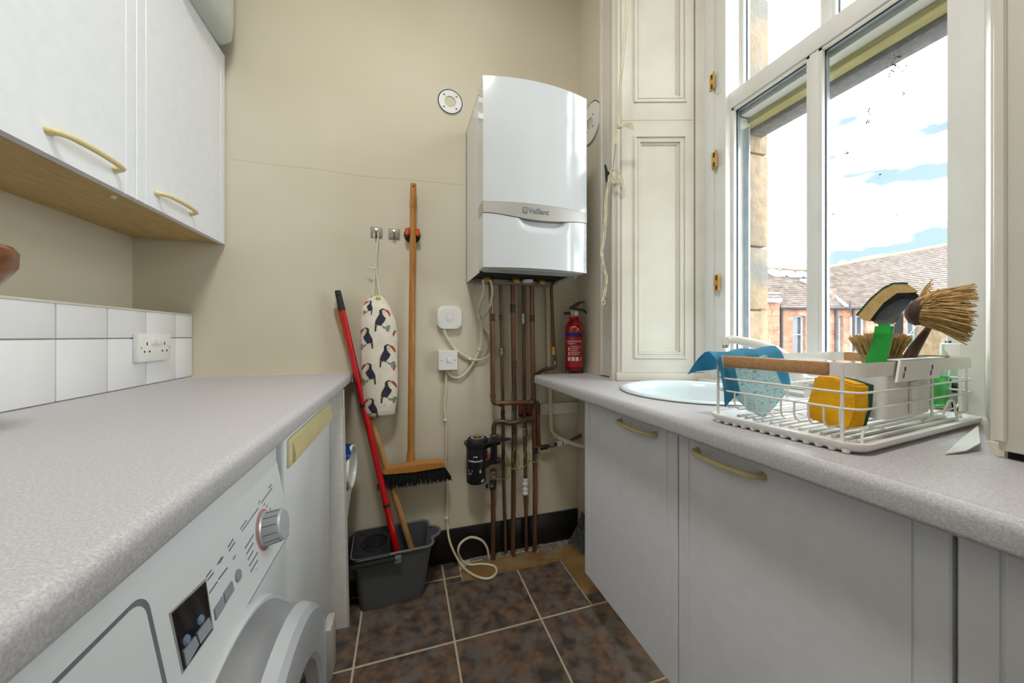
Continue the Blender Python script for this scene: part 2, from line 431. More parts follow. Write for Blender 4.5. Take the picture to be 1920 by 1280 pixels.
# invented flush fixture for the added fill light, out of view
cl = thing('added_fill_lamp', 'round flush opal fill lamp added out of view', 'lamp', (-.1, .15, 3.03))
obj('base', lathe(B(), [(0, ZC), (.25, ZC), (.25, ZC - .04), (.24, ZC - .05), (0, ZC - .05)], (-.1, .15, 0), 40), 'white_plastic', cl)
obj('diffuser', lathe(B(), [(.225, ZC - .05), (.222, ZC - .07), (0, ZC - .072)], (-.1, .15, 0), 40), 'fill_lamp_opal', cl)

# ---------------------------------------------------------------- WINDOW
XW = 1.2
wi = struct('window_1', bx(1.175, 1.30, 1.02, 1.135, .872, 2.86), 'sash_white', 'white sash window with a central glazing bar')
bm = B(); box(bm, 1.175, 1.30, .33, .435, .872, 2.86); box(bm, 1.175, 1.30, .33, 1.135, 2.74, 2.86)
obj('window_frame', bm, 'sash_white', wi)
obj('window_sill', bx(1.14, 1.36, .36, 1.12, .84, .884, .004), 'sash_white', wi)
def yw(px, x=XW): return P(px, 500, x=x).y
# hinge strip and beads on the frame (left) and keep (right)
obj('hinge_strip', bx(1.166, 1.186, yw(1350), yw(1332), .884, 2.8, .002), 'sash_white', wi)
obj('parting_bead', bx(1.172, 1.198, yw(1357, 1.19), yw(1350, 1.19), 2.0, 2.8, .002), 'sash_white', wi)
for px, py in ((1336, 154), (1340, 300), (1344.5, 530)):
    c = P(px, py, x=1.165); h = obj('hinge', bx(c.x - .004, c.x + .002, c.y - .0115, c.y + .0115, c.z - .032, c.z + .032, .0015), 'brass', wi)
    tube_bm = tube(B(), [(c.x - .006, c.y - .012, c.z - .032), (c.x - .006, c.y - .012, c.z + .032)], .004, 8)
    obj('knuckle', tube_bm, 'brass', h)
    for s in (-1, 1):
        obj('screw_slot', bx(c.x - .0047, c.x - .003, c.y - .003, c.y + .003, c.z + s * .019 - .009, c.z + s * .019 + .009), 'void_dark', h)
def sash(x, y0, y1, z0, z1, zt, zb, st0, st1, m0, m1, name):
    """sash frame: stiles, rails and bar with glass, gasket and glazing beads"""
    bm = B(); D = .042
    box(bm, x, x + D, y1 - st1, y1, z0, z1); box(bm, x, x + D, y0, y0 + st0, z0, z1)
    box(bm, x - .002, x + D, y0, y1, z1 - zt, z1, .002); box(bm, x, x + D, y0, y1, z0, z0 + zb)
    s = obj(name, bm, 'sash_white', wi)
    obj('glazing_bar', bx(x + .002, x + D, m0, m1, z0 + zb, z1 - zt, .003), 'sash_white', s)
    for a, b in ((y0 + st0, m0), (m1, y1 - st1)):
        for (dx, gg, ww, mm) in ((.010, .004, .008, 'sash_white'), (.020, .004, .006, 'gasket'), (.030, .002, .009, 'spacer_blue')):
            bm = B(); q0, q1, q2, q3 = a, b, z0 + zb, z1 - zt
            box(bm, x + dx - .006, x + dx + .006, q0, q0 + ww, q2, q3); box(bm, x + dx - .006, x + dx + .006, q1 - ww, q1, q2, q3)
            box(bm, x + dx - .006, x + dx + .006, q0, q1, q2, q2 + ww); box(bm, x + dx - .006, x + dx + .006, q0, q1, q3 - ww, q3)
            obj('glazing_bead' if mm == 'sash_white' else 'gasket' if mm == 'gasket' else 'spacer', bm, mm, s, 0)
        obj('pane', bx(x + .026, x + .030, a, b, z0 + zb, z1 - zt), 'window_glass', s)
    return s
SL = sash(XW, yw(1827), yw(1349), .886, 1.988, .062, .062, yw(1784) - yw(1827), yw(1349) - yw(1371), yw(1534), yw(1516), 'lower_sash')
SU = sash(1.246, .415, 1.075, 1.905, 2.76, .05, .05, .035, .06, .717, .741, 'upper_sash')
for px, py in ((1350, 219), (1354, 367), (1355, 600)):
    c = P(px, py, x=XW); obj('plugged_hole', lathe(B(), [(0, .0006), (.0035, .0006), (.0035, -.001)], seg=10, M=axis(c, (-1, 0, 0))), 'gasket', SL)
c = P(1815, 563, x=XW)
bm = bx(c.x - .003, c.x, c.y - .008, c.y + .008, c.z - .004, c.z + .004); box(bm, c.x - .003, c.x, c.y - .003, c.y + .003, c.z - .016, c.z + .016)
obj('keep_plate', bm, 'brass', SL)
# grubby marks on the near pane
pane_y = None
for cx, cy, rx, ry, n in ((1675, 120, 14, 22, 60), (1630, 210, 3, 8, 8), (1628, 228, 3, 4, 7), (1588, 285, 3, 4, 6), (1696, 127, 4, 6, 6), (1693, 175, 3, 6, 6), (1563, 399, 3, 3, 5), (1682, 403, 2, 2, 3), (1650, 330, 3, 4, 4)):
    bm = B()
    for k in range(n):
        a = random.uniform(0, 2 * PI); q = math.sqrt(random.random())
        p = P(cx + math.cos(a) * q * rx + (10 - 10 * q) * 0, cy + math.sin(a) * q * ry - math.cos(a) * q * rx * .9, x=XW + .0258)
        s = random.uniform(.0010, .0026)
        lathe(bm, [(0, .0001), (s, .0001), (s, 0)], seg=5, M=axis(p, (-1, 0, 0)))
    obj('smudge', bm, 'smudge_brown', SL, 0, 'stuff')
# outer reveal: stone jamb blocks, timber soffit, sill
sb = struct('trim_9', bx(1.26, 1.47, .30, 1.10, .74, .868, .006), 'stone_sill', 'grey stone outer window sill')
zz = [.868, 1.16, 1.42, 1.80, 2.1, 2.45, 2.86]
jb = struct('trim_10', bx(1.30, 1.43, 1.075, 1.225, .8, 2.9), 'mortar_red', 'outer sandstone window jamb')
for k, (a, b) in enumerate(zip(zz, zz[1:])):
    obj('stone', bx(1.285, 1.445 + random.uniform(-.006, .006), 1.055 + random.uniform(-.003, .003), 1.20, a + .003, b - .003, .007), 'sandstone', jb)
struct('trim_11', bx(1.30, 1.44, .22, .40, .8, 2.9, .006), 'sandstone', 'outer sandstone jamb beside the right stile')
struct('trim_12', bx(1.30, 1.44, .22, 1.225, 2.80, 2.95, .006), 'sandstone', 'outer sandstone lintel')
obj('staff_bead', bx(1.288, 1.335, .40, 1.06, 1.885, 1.925, .004), 'timber_bare', wi)
obj('drip_rail', bx(1.335, 1.41, .40, 1.06, 1.868, 1.905, .006), 'stone_sill', wi)
obj('gasket_strip', bx(1.266, 1.276, 1.0, 1.06, .884, 1.86, .002), 'spacer_blue', wi)

# splayed, panelled window linings
SA = Vector((.838, 1.222, 0)); SB = Vector((1.182, 1.110, 0))
e1 = (SB - SA).normalized(); LEN = (SB - SA).length
nrm = Vector((e1.y, -e1.x, 0)); nrm = nrm if nrm.dot(-SA) > 0 else -nrm
def SP(v): return SA + e1 * v.x + nrm * v.y + UP * v.z
def sa(px, py=500):                         # distance along the splay and height at a pixel
    r = ray(px, py); t = SA.dot(nrm) / r.dot(nrm); q = Vector((r.x, r.y, 0)) * t
    return (q - SA).dot(e1), H + t * r.z
struct('wall_right_splay', bx(-.02, LEN + .03, -.06, -.021, .84, ZC - .2, M=SP), 'white_gloss_paint', 'splayed window lining')
def lining():
    A0, A1 = sa(1166)[0], sa(1301)[0]; a0, a1 = sa(1189)[0], sa(1287)[0]
    zb = sa(1240, 672)[1]; zt = sa(1240, 254)[1]; zu0 = sa(1240, 192)[1]; zm = sa(1240, 225)[1]; ZZ = 2.86
    bm = B(); box(bm, A0, a0, -.02, 0, .905, ZZ, M=SP); box(bm, a1, A1, -.02, 0, .905, ZZ, M=SP)
    for q0, q1 in ((.905, zb), (zt, zu0), (2.80, ZZ)): box(bm, a0, a1, -.02, 0, q0, q1, M=SP)
    sh = struct('trim_3', bm, 'white_gloss_paint', 'panelled window shutter beside the sink')
    for z0, z1 in ((zb, zt), (zu0, 2.80)):    # bolection moulding stepping down to a sunk field
        for ins, wd, hgt in ((0, .007, .005), (.007, .010, -.001), (.017, .008, .0005), (.025, .008, -.007)):
            bm = B(); p0, p1, q0, q1 = a0 + ins, a1 - ins, z0 + ins, z1 - ins
            box(bm, p0, p0 + wd, -.02, hgt, q0, q1, .0015, 1, SP); box(bm, p1 - wd, p1, -.02, hgt, q0, q1, .0015, 1, SP)
            box(bm, p0, p1, -.02, hgt - .0002, q0, q0 + wd, .0015, 1, SP); box(bm, p0, p1, -.02, hgt - .0002, q1 - wd, q1, .0015, 1, SP)
            obj('panel_moulding', bm, 'white_gloss_paint', sh)
        obj('panel', bx(a0 + .03, a1 - .03, -.02, -.013, z0 + .03, z1 - .03, M=SP), 'white_gloss_paint', sh)
    obj('leaf_joint', bx(A0, A1, -.01, .0006, zm - .002, zm + .001, M=SP), 'grout_grey', sh)
lining()
struct('trim_4', bx(sa(1304)[0], sa(1322)[0], -.02, .004, .905, 2.86, .003, 2, M=SP), 'white_gloss_paint', 'plain white strip between shutter and sash')
struct('trim_5', bx(sa(1160)[0] - .01, sa(1326)[0], -.02, .010, ZR + .001, .904, .002, 2, M=SP), 'white_gloss_paint', 'low white skirting behind the sink')
# architraves
yA = 1.389; yB_ = 1.236
bm = bx(.858, XR + .01, yB_, yA, ZR + .006, 2.95, .003); ar = struct('trim_6', bm, 'white_gloss_paint', 'white architrave with the blind cord cleat')
obj('architrave_bead', bx(.838, .872, 1.224, 1.246, ZR + .006, 2.95, .004), 'white_gloss_paint', ar)
obj('architrave_back_edge', bx(.852, .872, 1.372, 1.392, ZR + .006, 2.95, .003), 'white_gloss_paint', ar)
ar2 = struct('trim_7', bx(.852, XR + .01, .06, .279, .884, 2.95, .003), 'white_gloss_paint', 'white architrave hanging just above the worktop')
bm = tube(B(), [(.850, .276, .90), (.850, .276, 2.95)], .006, 8); tube(bm, [(.862, .284, .895), (.862, .284, 2.95)], .005, 8)
obj('architrave_bead', bm, 'white_gloss_paint', ar2)
bm = B(); box(bm, .90, 1.17, .30, .33, .90, 2.86, M=Matrix.Rotation(0, 4, 'Z'))
SC = Vector((.868, .286, 0)); SD = Vector((1.185, .405, 0)); f1 = (SD - SC).normalized(); f2 = Vector((-f1.y, f1.x, 0))
struct('trim_8', box(B(), 0, (SD - SC).length, -.03, 0, .905, 2.86, .002, 1, M=lambda v: SC + f1 * v.x + f2 * v.y + UP * v.z), 'white_gloss_paint', 'plain splayed window lining beside the right stile')
bm.free()
# torn liner under the right architrave
q4 = [P(1772, 852, z=ZR + .001), P(1800, 826, z=ZR + .004), P(1834, 799, z=ZR + .012), P(1838, 832, z=ZR + .012), P(1812, 846, z=ZR + .004)]
bm = B(); lo_ = [bm.verts.new(p) for p in q4]; hi_ = [bm.verts.new(p + UP * .002) for p in q4]
for i in range(5): bm.faces.new((lo_[i], lo_[(i + 1) % 5], hi_[(i + 1) % 5], hi_[i]))
bm.faces.new(lo_[::-1]); bm.faces.new(hi_)
obj('torn_liner', bm, 'white_plastic', ar2)
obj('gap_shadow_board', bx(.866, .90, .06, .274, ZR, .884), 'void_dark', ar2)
# ================================================================== LEFT RUN
def worktop_profile(xb, xf, z0, z1, r, sgn):
    """end profile (x, z) with a rolled front edge"""
    out = [(xb, z0), (xb, z1)]
    for j in range(7):
        a = PI / 2 * j / 6; out.append((xf - sgn * r + sgn * r * math.sin(a), z1 - r + r * math.cos(a)))
    for j in range(5):
        a = PI / 2 * j / 4; rr = r * .5; out.append((xf - sgn * rr + sgn * rr * math.cos(a), z0 + rr - rr * math.sin(a)))
    return out
XF = -.207
wl = thing('worktop', 'long grey speckled worktop over the washing machine', 'worktop', (-.49, .4, .862))
obj('top', prism(B(), worktop_profile(XT + .0, XF, .862, .9, .014, 1), lambda a, b, t: Vector((a, t, b)), -.9, 1.597), 'worktop_laminate', wl)
obj('end_strip', prism(B(), worktop_profile(XT + .0, XF + .004, .858, .9, .012, 1), lambda a, b, t: Vector((a, t, b)), 1.599, YB - .001), 'worktop_edge_strip', wl)

def dhandle(parent, p0, p1, out, stand=.028, r=.0062, m='cream_plastic'):
    """bowed bar handle with two flared feet"""
    p0, p1, out = Vector(p0), Vector(p1), Vector(out).normalized()
    a = (p1 - p0)
    pts = [p0 + out * .0, p0 + a * .015 + out * stand * .45, p0 + a * .08 + out * stand * .8, p0 + a * .25 + out * stand * .98, p0 + a * .5 + out * stand * 1.06,
           p0 + a * .75 + out * stand * .98, p0 + a * .92 + out * stand * .8, p0 + a * .985 + out * stand * .45, p1]
    sp = smooth_path(pts, 4); n = len(sp)
    rs = [r * (1.45 if i < 2 or i > n - 3 else 1.2 if i < 4 or i > n - 5 else 1) for i in range(n)]
    return obj('handle', tube(B(), sp, rs, 10), m, parent)
def grooved_door(x0, th, y0, y1, z0, z1, sgn, off=.034):
    """slab door facing sgn*x with an upright groove near each edge"""
    g = .0022; xf = x0; xb = x0 - sgn * th
    pr = [(xb, y0), (xf - sgn * .002, y0), (xf, y0 + .002)]
    for yy in (y0 + off, y1 - off):
        pr += [(xf, yy - g), (xf - sgn * .003, yy - g * .4), (xf - sgn * .003, yy + g * .4), (xf, yy + g)]
    pr += [(xf, y1 - .002), (xf - sgn * .002, y1), (xb, y1)]
    return prism(B(), pr, XY, z0, z1)
XC = -.666; ZC0 = 1.413; ZC1 = 2.148
def wall_cab(y0, y1, hy0, hy1, label):
    t = thing('wall_cabinet', label, 'cabinet', ((XL + XC) / 2, (y0 + y1) / 2, ZC0), 'white wall cabinets over the left worktop')
    bm = B(); box(bm, XL + .001, XC - .021, y0 + .001, y0 + .017, ZC0 + .02, ZC1 - .004); box(bm, XL + .001, XC - .021, y1 - .017, y1 - .001, ZC0 + .02, ZC1 - .004)
    box(bm, XL + .001, XC - .021, y0 + .001, y1 - .001, ZC1 - .02, ZC1 - .004); box(bm, XL + .001, XL + .008, y0 + .001, y1 - .001, ZC0 + .02, ZC1 - .004)
    obj('carcass', bm, 'white_board', t)
    obj('base_board', bx(XL + .001, XC - .021, y0, y1, ZC0 + .004, ZC0 + .02), 'oak_laminate', t)
    dr = obj('door', grooved_door(XC, .019, y0 + .0015, y1 - .0015, ZC0, ZC1, 1), 'melamine', t)
    dhandle(dr, (XC, hy0, 1.4575), (XC, hy1, 1.4575), (1, 0, 0))
    return t
wall_cab(1.158, 1.632, 1.234, 1.40, 'white wall cabinet next to the corner under the plastic tub')
wall_cab(.66, 1.158, .921, 1.087, 'white wall cabinet above the wooden pedestal bowl')
wall_cab(.16, .66, .42, .59, 'white wall cabinet farthest from the boiler wall')
c = P(240, 372, z=ZC0)
tag(obj('connector_cap', lathe(B(), [(0, -.004), (.006, -.003), (.007, .004), (0, .004)], (c.x - .03, c.y, ZC0)), 'white_plastic'), 'tiny white connector cap under the wall cabinets', 'cap')
# things on the cabinets
t = thing('storage_tub', 'pale grey rounded plastic tub on top of the wall cabinet', 'tub', (-.78, 1.43, ZC1))
def tubf(u, v):
    a = 2 * PI * u; k = [0, .85, .97, 1, 1.0, 1.04, 1.04, .96][min(7, int(v * 7.001))]
    z = [0, .004, .03, .10, .27, .28, .30, .305][min(7, int(v * 7.001))]
    c_, s_ = math.cos(a), math.sin(a); e = .45
    return Vector((-.752 + .148 * k * math.copysign(abs(c_) ** e, c_), 1.44 + .178 * k * math.copysign(abs(s_) ** e, s_), ZC1 + .001 + z))
bm = B(); g = surf(bm, tubf, 48, 8, True); bm.faces.new(g[0][::-1]); bm.faces.new(g[-1]); obj('tub_body', bm, 'tub_plastic', t, 60)
bm = B(); lathe(bm, [(0, .306), (.12, .306), (.125, .32), (.1, .33), (0, .33)], (-.752, 1.44, ZC1)); obj('lid', bm, 'tub_plastic', t)
t = tag(obj('cardboard_box', bx(-.90, -.69, 1.0, 1.245, ZC1 + .001, ZC1 + .3, .002), 'rust_wood'), 'brown box on the wall cabinet beside the plastic tub', 'box')
# wooden pedestal bowl at the edge of the frame
t = thing('pedestal_bowl', 'polished brown wooden pedestal bowl on the grey worktop', 'bowl', (-.665, .72, .9))
c = (-.665, .70, .9005)
obj('foot', lathe(B(), [(0, 0), (.065, 0), (.06, .012), (.022, .03), (.018, .12), (.03, .2), (0, .21)], c), 'bowl_wood', t)
obj('bowl', lathe(B(), [(0, .205), (.05, .21), (.085, .232), (.102, .262), (.103, .285), (.098, .292), (.09, .288), (.08, .262), (.05, .235), (0, .228)], c), 'bowl_wood', t)
# double socket on the tiles
y0, y1 = P(248, 650, x=XT).y, P(310, 650, x=XT).y
t = thing('double_socket', 'white double power socket on the tiles above the worktop', 'socket', (XT, (y0 + y1) / 2, .974))
pf = XT + .016; zc = 1.0185; ym = (y0 + y1) / 2
obj('faceplate', bx(XT, pf, y0, y1, .975, 1.062, .003), 'white_plastic', t)
for s in (-1, 1):
    obj('rocker', bx(pf - .002, pf + .004, ym + s * .0125 - .0105, ym + s * .0125 + .0105, zc + .01, zc + .031, .0015), 'white_plastic', t)
    yc = ym + s * .041
    for dy, dz, a, b in ((0, .012, .0022, .005), (-.011, -.012, .0032, .0028), (.011, -.012, .0032, .0028)):
        obj('pin_slot', bx(pf - .001, pf + .0003, yc + dy - a, yc + dy + a, zc + dz - b, zc + dz + b), 'void_dark', t)
    obj('screw', lathe(B(), [(0, .001), (.0025, .0006), (.0028, 0)], seg=10, M=axis((pf, ym + s * .066, zc), (1, 0, 0))), 'steel_brushed', t)

# ---- washing machine
YM0, YM1 = .275, .872
t = thing('washing_machine', 'white front-loading washing machine under the worktop', 'washing machine', (-.52, .57, 0))
bm = B(); box(bm, -.83, -.262, YM0, YM1, .012, .845, .006)
for yy in (YM0 + .04, YM1 - .04):
    for xx in (-.78, -.31): tube(bm, [(xx, yy, 0), (xx, yy, .014)], .018, 10)
obj('casing', bm, 'appliance_white', t)
def XPn(z): return -.236 - (z - .63) * .17   # leaning control panel
poly = [(-.30, .625), (-.24, .625), (-.234, .633)] + [(XPn(z), z) for z in (.66, .70, .74, .775)] + [(-.268, .80), (-.276, .823), (-.29, .838), (-.30, .84)]
bm = prism(B(), poly, lambda a, b, q: Vector((a, q, b)), YM0 + .002, YM1 - .001)
pn = obj('control_panel', bm, 'appliance_white', t)
obj('lower_front', bx(-.27, -.243, YM0 + .002, YM1 - .001, .02, .622, .004), 'appliance_white', t)
obj('panel_shadow_gap', bx(-.262, -.2385, YM0 + .003, YM1 - .002, .6215, .626), 'button_grey', t)
tp = -.17                                     # panel lean dx/dz
def PN(a, b, q): return Vector((XPn(b) + q, a, b))   # (y, z, out of panel)
def onpanel(px, py):                          # pixel on the leaning panel
    r = ray(px, py); k = (-.236 - (H - .63) * .17) / (r.x + .17 * r.z); return k * r.y, H + k * r.z
def pquad(name, pts, q0, q1, m, parent):
    return obj(name, prism(B(), [onpanel(*p) for p in pts], PN, q0, q1), m, parent, 0)
dsp = pquad('display', [(320, 1150), (384, 1090), (396, 1180), (343, 1258)], -.001, .0012, 'dark_glass', pn)
pquad('display_bezel', [(316, 1150), (385, 1084), (400, 1180), (341, 1264)], -.002, .0006, 'silver_plastic', pn)
pquad('soft_button', [(339, 1222), (362, 1193), (368, 1210), (345, 1250)], .0012, .0030, 'button_grey', dsp)
pquad('soft_button', [(365, 1188), (388, 1158), (393, 1178), (371, 1208)], .0012, .0030, 'button_grey', dsp)
for px, py in ((347, 1200), (374, 1162)):
    a, b = onpanel(px, py); obj('indicator', lathe(B(), [(0, .0045), (.0042, .0035), (.0058, .0012)], seg=14, M=axis(PN(a, b, 0), (1, 0, .17))), 'lens_blue', dsp)
pquad('button', [(400, 1142), (416, 1117), (420, 1135), (403, 1163)], -.001, .002, 'button_grey', pn)
pquad('button', [(418, 1112), (433, 1089), (437, 1106), (421, 1132)], -.001, .002, 'button_grey', pn)
a, b = onpanel(446, 1079); obj('start_button', lathe(B(), [(0, .002), (.0085, .002), (.0095, 0), (.0095, -.002)], seg=20, M=axis(PN(a, b, 0), (1, 0, .17))), 'button_grey', pn)
def dash(x0, y0, x1, y1, wd=3.0):
    dx, dy = x1 - x0, y1 - y0; k = wd / math.hypot(dx, dy) / 2
    return [(x0, y0 - wd / 2), (x1, y1 - wd / 2), (x1 + .5, y1 + wd / 2), (x0 + .5, y0 + wd / 2)]
for q in ((392, 1112, 407, 1090), (409, 1086, 426, 1064), (386, 1082, 396, 1068), (388, 1088, 400, 1073), (407, 1058, 415, 1045), (411, 1055, 418, 1043), (427, 1026, 437, 1010), (429, 1033, 440, 1016), (437, 1048, 441, 1041)):
    pquad('printed_mark', dash(*q), -.001, .0004, 'print_grey', pn)
for k in range(7):                            # programme list beside the dial
    x0 = 459 + k * 2.6; y0_ = 1028 + k * 11
    pquad('printed_mark', dash(x0, y0_, x0 + 16 - (k % 3) * 3, y0_ - 26 + (k % 3) * 4, 2.6), -.001, .0004, 'print_grey', pn)
for q in ((450, 992, 462, 975), (453, 996, 484, 952), (489, 943, 510, 914), (503, 915, 509, 908), (484, 945, 486, 938), (494, 948, 496, 943), (499, 951, 501, 946), (505, 956, 507, 952), (480, 982, 482, 977), (505, 1048, 508, 1042)):
    pquad('printed_mark', dash(*q, 2.0), -.001, .0004, 'print_grey', pn)
a, b = onpanel(495, 992); KM = axis(PN(a, b, 0), (1, 0, .17))
obj('dial_ring', lathe(B(), [(.030, .0005), (.0345, .0012), (.036, .0), (.036, -.002), (.03, -.002)], seg=40, M=KM), 'dial_pink', pn)
dl = obj('dial', lathe(B(), [(0, -.002), (.0315, -.002), (.0315, .004), (.029, .006), (.0275, .031), (.025, .034), (0, .0345)], seg=40, M=KM), 'dial_silver', pn)
for k in range(12):
    an = 2 * PI * k / 12; p = Vector((math.cos(an) * .0292, math.sin(an) * .0292, 0))
    obj('grip_line', tube(B(), [KM @ (p + Vector((0, 0, .007))), KM @ (p * .955 + Vector((0, 0, .03)))], .0006, 5), 'print_grey', dl, 0)
# detergent drawer front with rounded corner
ya, za = onpanel(252, 1134); yb, zb = onpanel(306, 1262)
dw = obj('detergent_drawer', prism(B(), rrect(YM0 + .012, yb - .006, .638, min(za, .79), .018, 6), PN, -.001, .0016), 'appliance_white', pn)
obj('drawer_gap', prism(B(), rrect(YM0 + .008, yb + .001, .634, min(za, .79) + .004, .02, 6), PN, -.002, .0009), 'print_grey', pn)
# porthole door
cy, cz, R = .585, .365, .235
DM = axis((-.243, cy, cz), (1, 0, 0))
dr = obj('door', lathe(B(), [(R + .012, .066), (R + .006, .084), (R - .004, .092), (R - .02, .094), (R - .066, .094), (R - .074, .089), (R - .086, .06)], seg=72, M=DM), 'silver_face', t, 30)
obj('door_rim', lathe(B(), [(R + .026, 0), (R + .024, .02), (R + .012, .045), (R + .012, .066)], seg=72, M=DM), 'silver_ring', dr, 60)
obj('door_glass', lathe(B(), [(R - .086, .072), (R - .11, .05), (.08, .02), (0, .012)], seg=48, M=DM), 'dark_glass', dr, 60)
obj('door_collar', lathe(B(), [(R + .028, -.002), (R + .034, .004), (R + .03, .018), (R + .018, .016)], seg=64, M=DM), 'appliance_white', dr, 60)
bm = bx(-.158, -.140, cy + R * .86, cy + R * 1.08, cz - .02, cz + .09, .006); obj('door_grip', bm, 'silver_plastic', dr)

# ---- fridge
YR0, YR1 = .882, 1.372
t = thing('fridge', 'white undercounter fridge with a cream recessed handle', 'fridge', (-.52, 1.13, 0))
bm = B(); box(bm, -.80, -.30, YR0, YR1, .02, .835, .004)
for yy in (YR0 + .04, YR1 - .04): tube(bm, [(-.32, yy, 0), (-.32, yy, .025)], .015, 10)
obj('casing', bm, 'appliance_white', t)
dr = obj('door', bx(-.298, -.25, YR0 + .002, YR1 - .002, .05, .832, .009, 3), 'appliance_white', t)
h = obj('handle', bx(-.262, -.243, YR0 + .012, YR1 - .012, .756, .822, .006, 3), 'cream_handle', dr)
bm = prism(B(), [(-.2435, .768), (-.2435, .81), (-.2425, .812), (-.236, .782), (-.238, .764)], lambda a, b, q: Vector((a, q, b)), YR0 + .03, YR1 - .03)
obj('grip_lip', bm, 'cream_plastic', h)
obj('plinth', bx(-.31, -.29, YR0, YR1, .0, .046), 'button_grey', t)

# ---- open shelf beyond the fridge
t = thing('open_shelf', 'open white shelf unit between the fridge and the boiler wall', 'shelf', (-.45, 1.5, 0))
lean = lambda v: Vector((v.x - (v.z - .3) * .022, v.y, v.z))
obj('side_panel', bx(-.765, -.196, 1.376, 1.394, 0, .86, .001, 1, M=lean), 'white_board', t)
obj('panel_edge', bx(-.198, -.1945, 1.376, 1.395, 0, .86, M=lean), 'worktop_edge_strip', t)
bm = prism(B(), [(-.765, 1.395), (-.206, 1.395), (-.200, 1.525), (-.215, 1.60), (-.765, 1.60)], XY, .452, .468); obj('shelf_board', bm, 'white_board', t)
bm = prism(B(), [(1.396, .452), (1.596, .452), (1.42, .36), (1.396, .33)], YZ, -.212, -.202); obj('bracket', bm, 'white_board', t)
# tub lying on its side and the blue cloth on it
t = thing('plastic_tub', 'round white plastic tub lying on its side on the open shelf', 'tub', (-.33, 1.47, .468))
TM = axis((-.186, 1.470, .5505), (-1, .06, 0))
obj('tub_shell', lathe(B(), [(.074, 0), (.081, .0), (.081, .008), (.077, .010), (.070, .16), (0, .162), (0, .158), (.066, .156), (.072, .012), (.074, 0)], seg=40, M=TM), 'white_plastic', t, 60)
bm = B()
def clf(u, v):                                # hangs over the top of the tub
    an = -.95 + 1.25 * v; r = .0835 + .004 * math.sin(9 * u + 4 * v) + .003 * math.sin(15 * v)
    return Vector((-.192 - .11 * u + .006 * math.sin(8 * v), 1.470 + r * math.sin(an), .5505 + r * math.cos(an)))
surf(bm, clf, 14, 14); bmesh.ops.solidify(bm, geom=bm.faces, thickness=.006)
tag(obj('cleaning_cloth', bm, 'blue_plastic'), 'bright blue folded cloth resting on the white tub', 'cloth')
# base unit nearer than the washing machine (outside the frame)
t = thing('base_cabinet', 'white base cabinet left of the washing machine', 'cabinet', (-.5, -.3, 0))
obj('carcass', bx(-.765, -.27, -.88, .26, .1, .86), 'white_board', t)
dr = obj('door', grooved_door(-.245, .019, -.30, .255, .12, .85, 1), 'melamine', t); dhandle(dr, (-.245, -.1, .79), (-.245, .07, .79), (1, 0, 0))
dr = obj('door', grooved_door(-.245, .019, -.875, -.305, .12, .85, 1), 'melamine', t); dhandle(dr, (-.245, -.68, .79), (-.245, -.51, .79), (1, 0, 0))
obj('plinth', bx(-.34, -.32, -.88, .26, 0, .1), 'white_board', t)
# ================================================================== BACK WALL
# ---- boiler
X0, X1, Z0, Z1 = .2835, .7175, 1.306, 2.026; YFr = 1.266; BUL = .031
def yf(x): s = (x - X0) / (X1 - X0) * 2 - 1; return YFr - BUL * (1 - s * s)
t = thing('boiler', 'white wall-hung gas boiler with a bowed front', 'boiler', (.5, YB, Z0))
bm = B(); YC = 1.352
box(bm, X0 + .002, X0 + .006, YC, YB - .001, Z0, Z1 - .004); box(bm, X1 - .006, X1 - .002, YC, YB - .001, Z0, Z1 - .004)
box(bm, X0 + .002, X1 - .002, YC, YB - .001, Z1 - .008, Z1 - .004); box(bm, X0 + .002, X1 - .002, YB - .012, YB - .001, Z0, Z1 - .004)
box(bm, X0 + .006, X1 - .006, YC - .002, YB - .012, Z0 + .035, Z0 + .04)
obj('casing', bm, 'boiler_side', t)
def cover(z0, z1, proud=0, zb=None, dent=False, name='front_cover', m='boiler_white', zt=None):
    """bowed front piece between two heights with sides back to the casing"""
    nx, nz = 41, 33 if dent else 5
    bm = B()
    def f(u, v):
        x = X0 + (X1 - X0) * u; zl = zb(x) if zb else z0; zh = zt(x) if zt else z1
        z = zl + (zh - zl) * v; y = yf(x) - proud
        if dent:
            q = (x - .515) / .098; top = zh - z
            wgt = max(0, 1 - (abs(q)) ** 4) * max(0, 1 - (top / (.046 * max(.05, 1 - .35 * q ** 4)))) if abs(q) < 1 else 0
            y += .016 * min(1, wgt * 1.5)
        return Vector((x, y, z))
    g = surf(bm, f, nx, nz)
    def back(v): return bm.verts.new((v.co.x, YC - .001, v.co.z))
    col0 = [g[j][0] for j in range(nz)]; col1 = [g[j][-1] for j in range(nz)]
    for col in (col0, col1):
        bb = [back(v) for v in col]
        for a in range(nz - 1): bm.faces.new((col[a], col[a + 1], bb[a + 1], bb[a]))
    for row in (g[0], g[-1]):
        bb = [back(v) for v in row]
        for a in range(nx - 1): bm.faces.new((row[a], row[a + 1], bb[a + 1], bb[a]))
    return obj(name, bm, m, t, 40)
def sag(x): q = (x - .5) / .2; return 1.516 - .019 * max(0, 1 - q * q) ** 1.5
cover(1.5575, Z1, name='upper_cover')
cover(1.51, 1.5555, .0025, zb=sag, name='trim_band', m='silver_plastic')
cover(Z0 + .006, 1.5, 0, zt=lambda x: sag(x) - .002, dent=True, name='lower_cover')
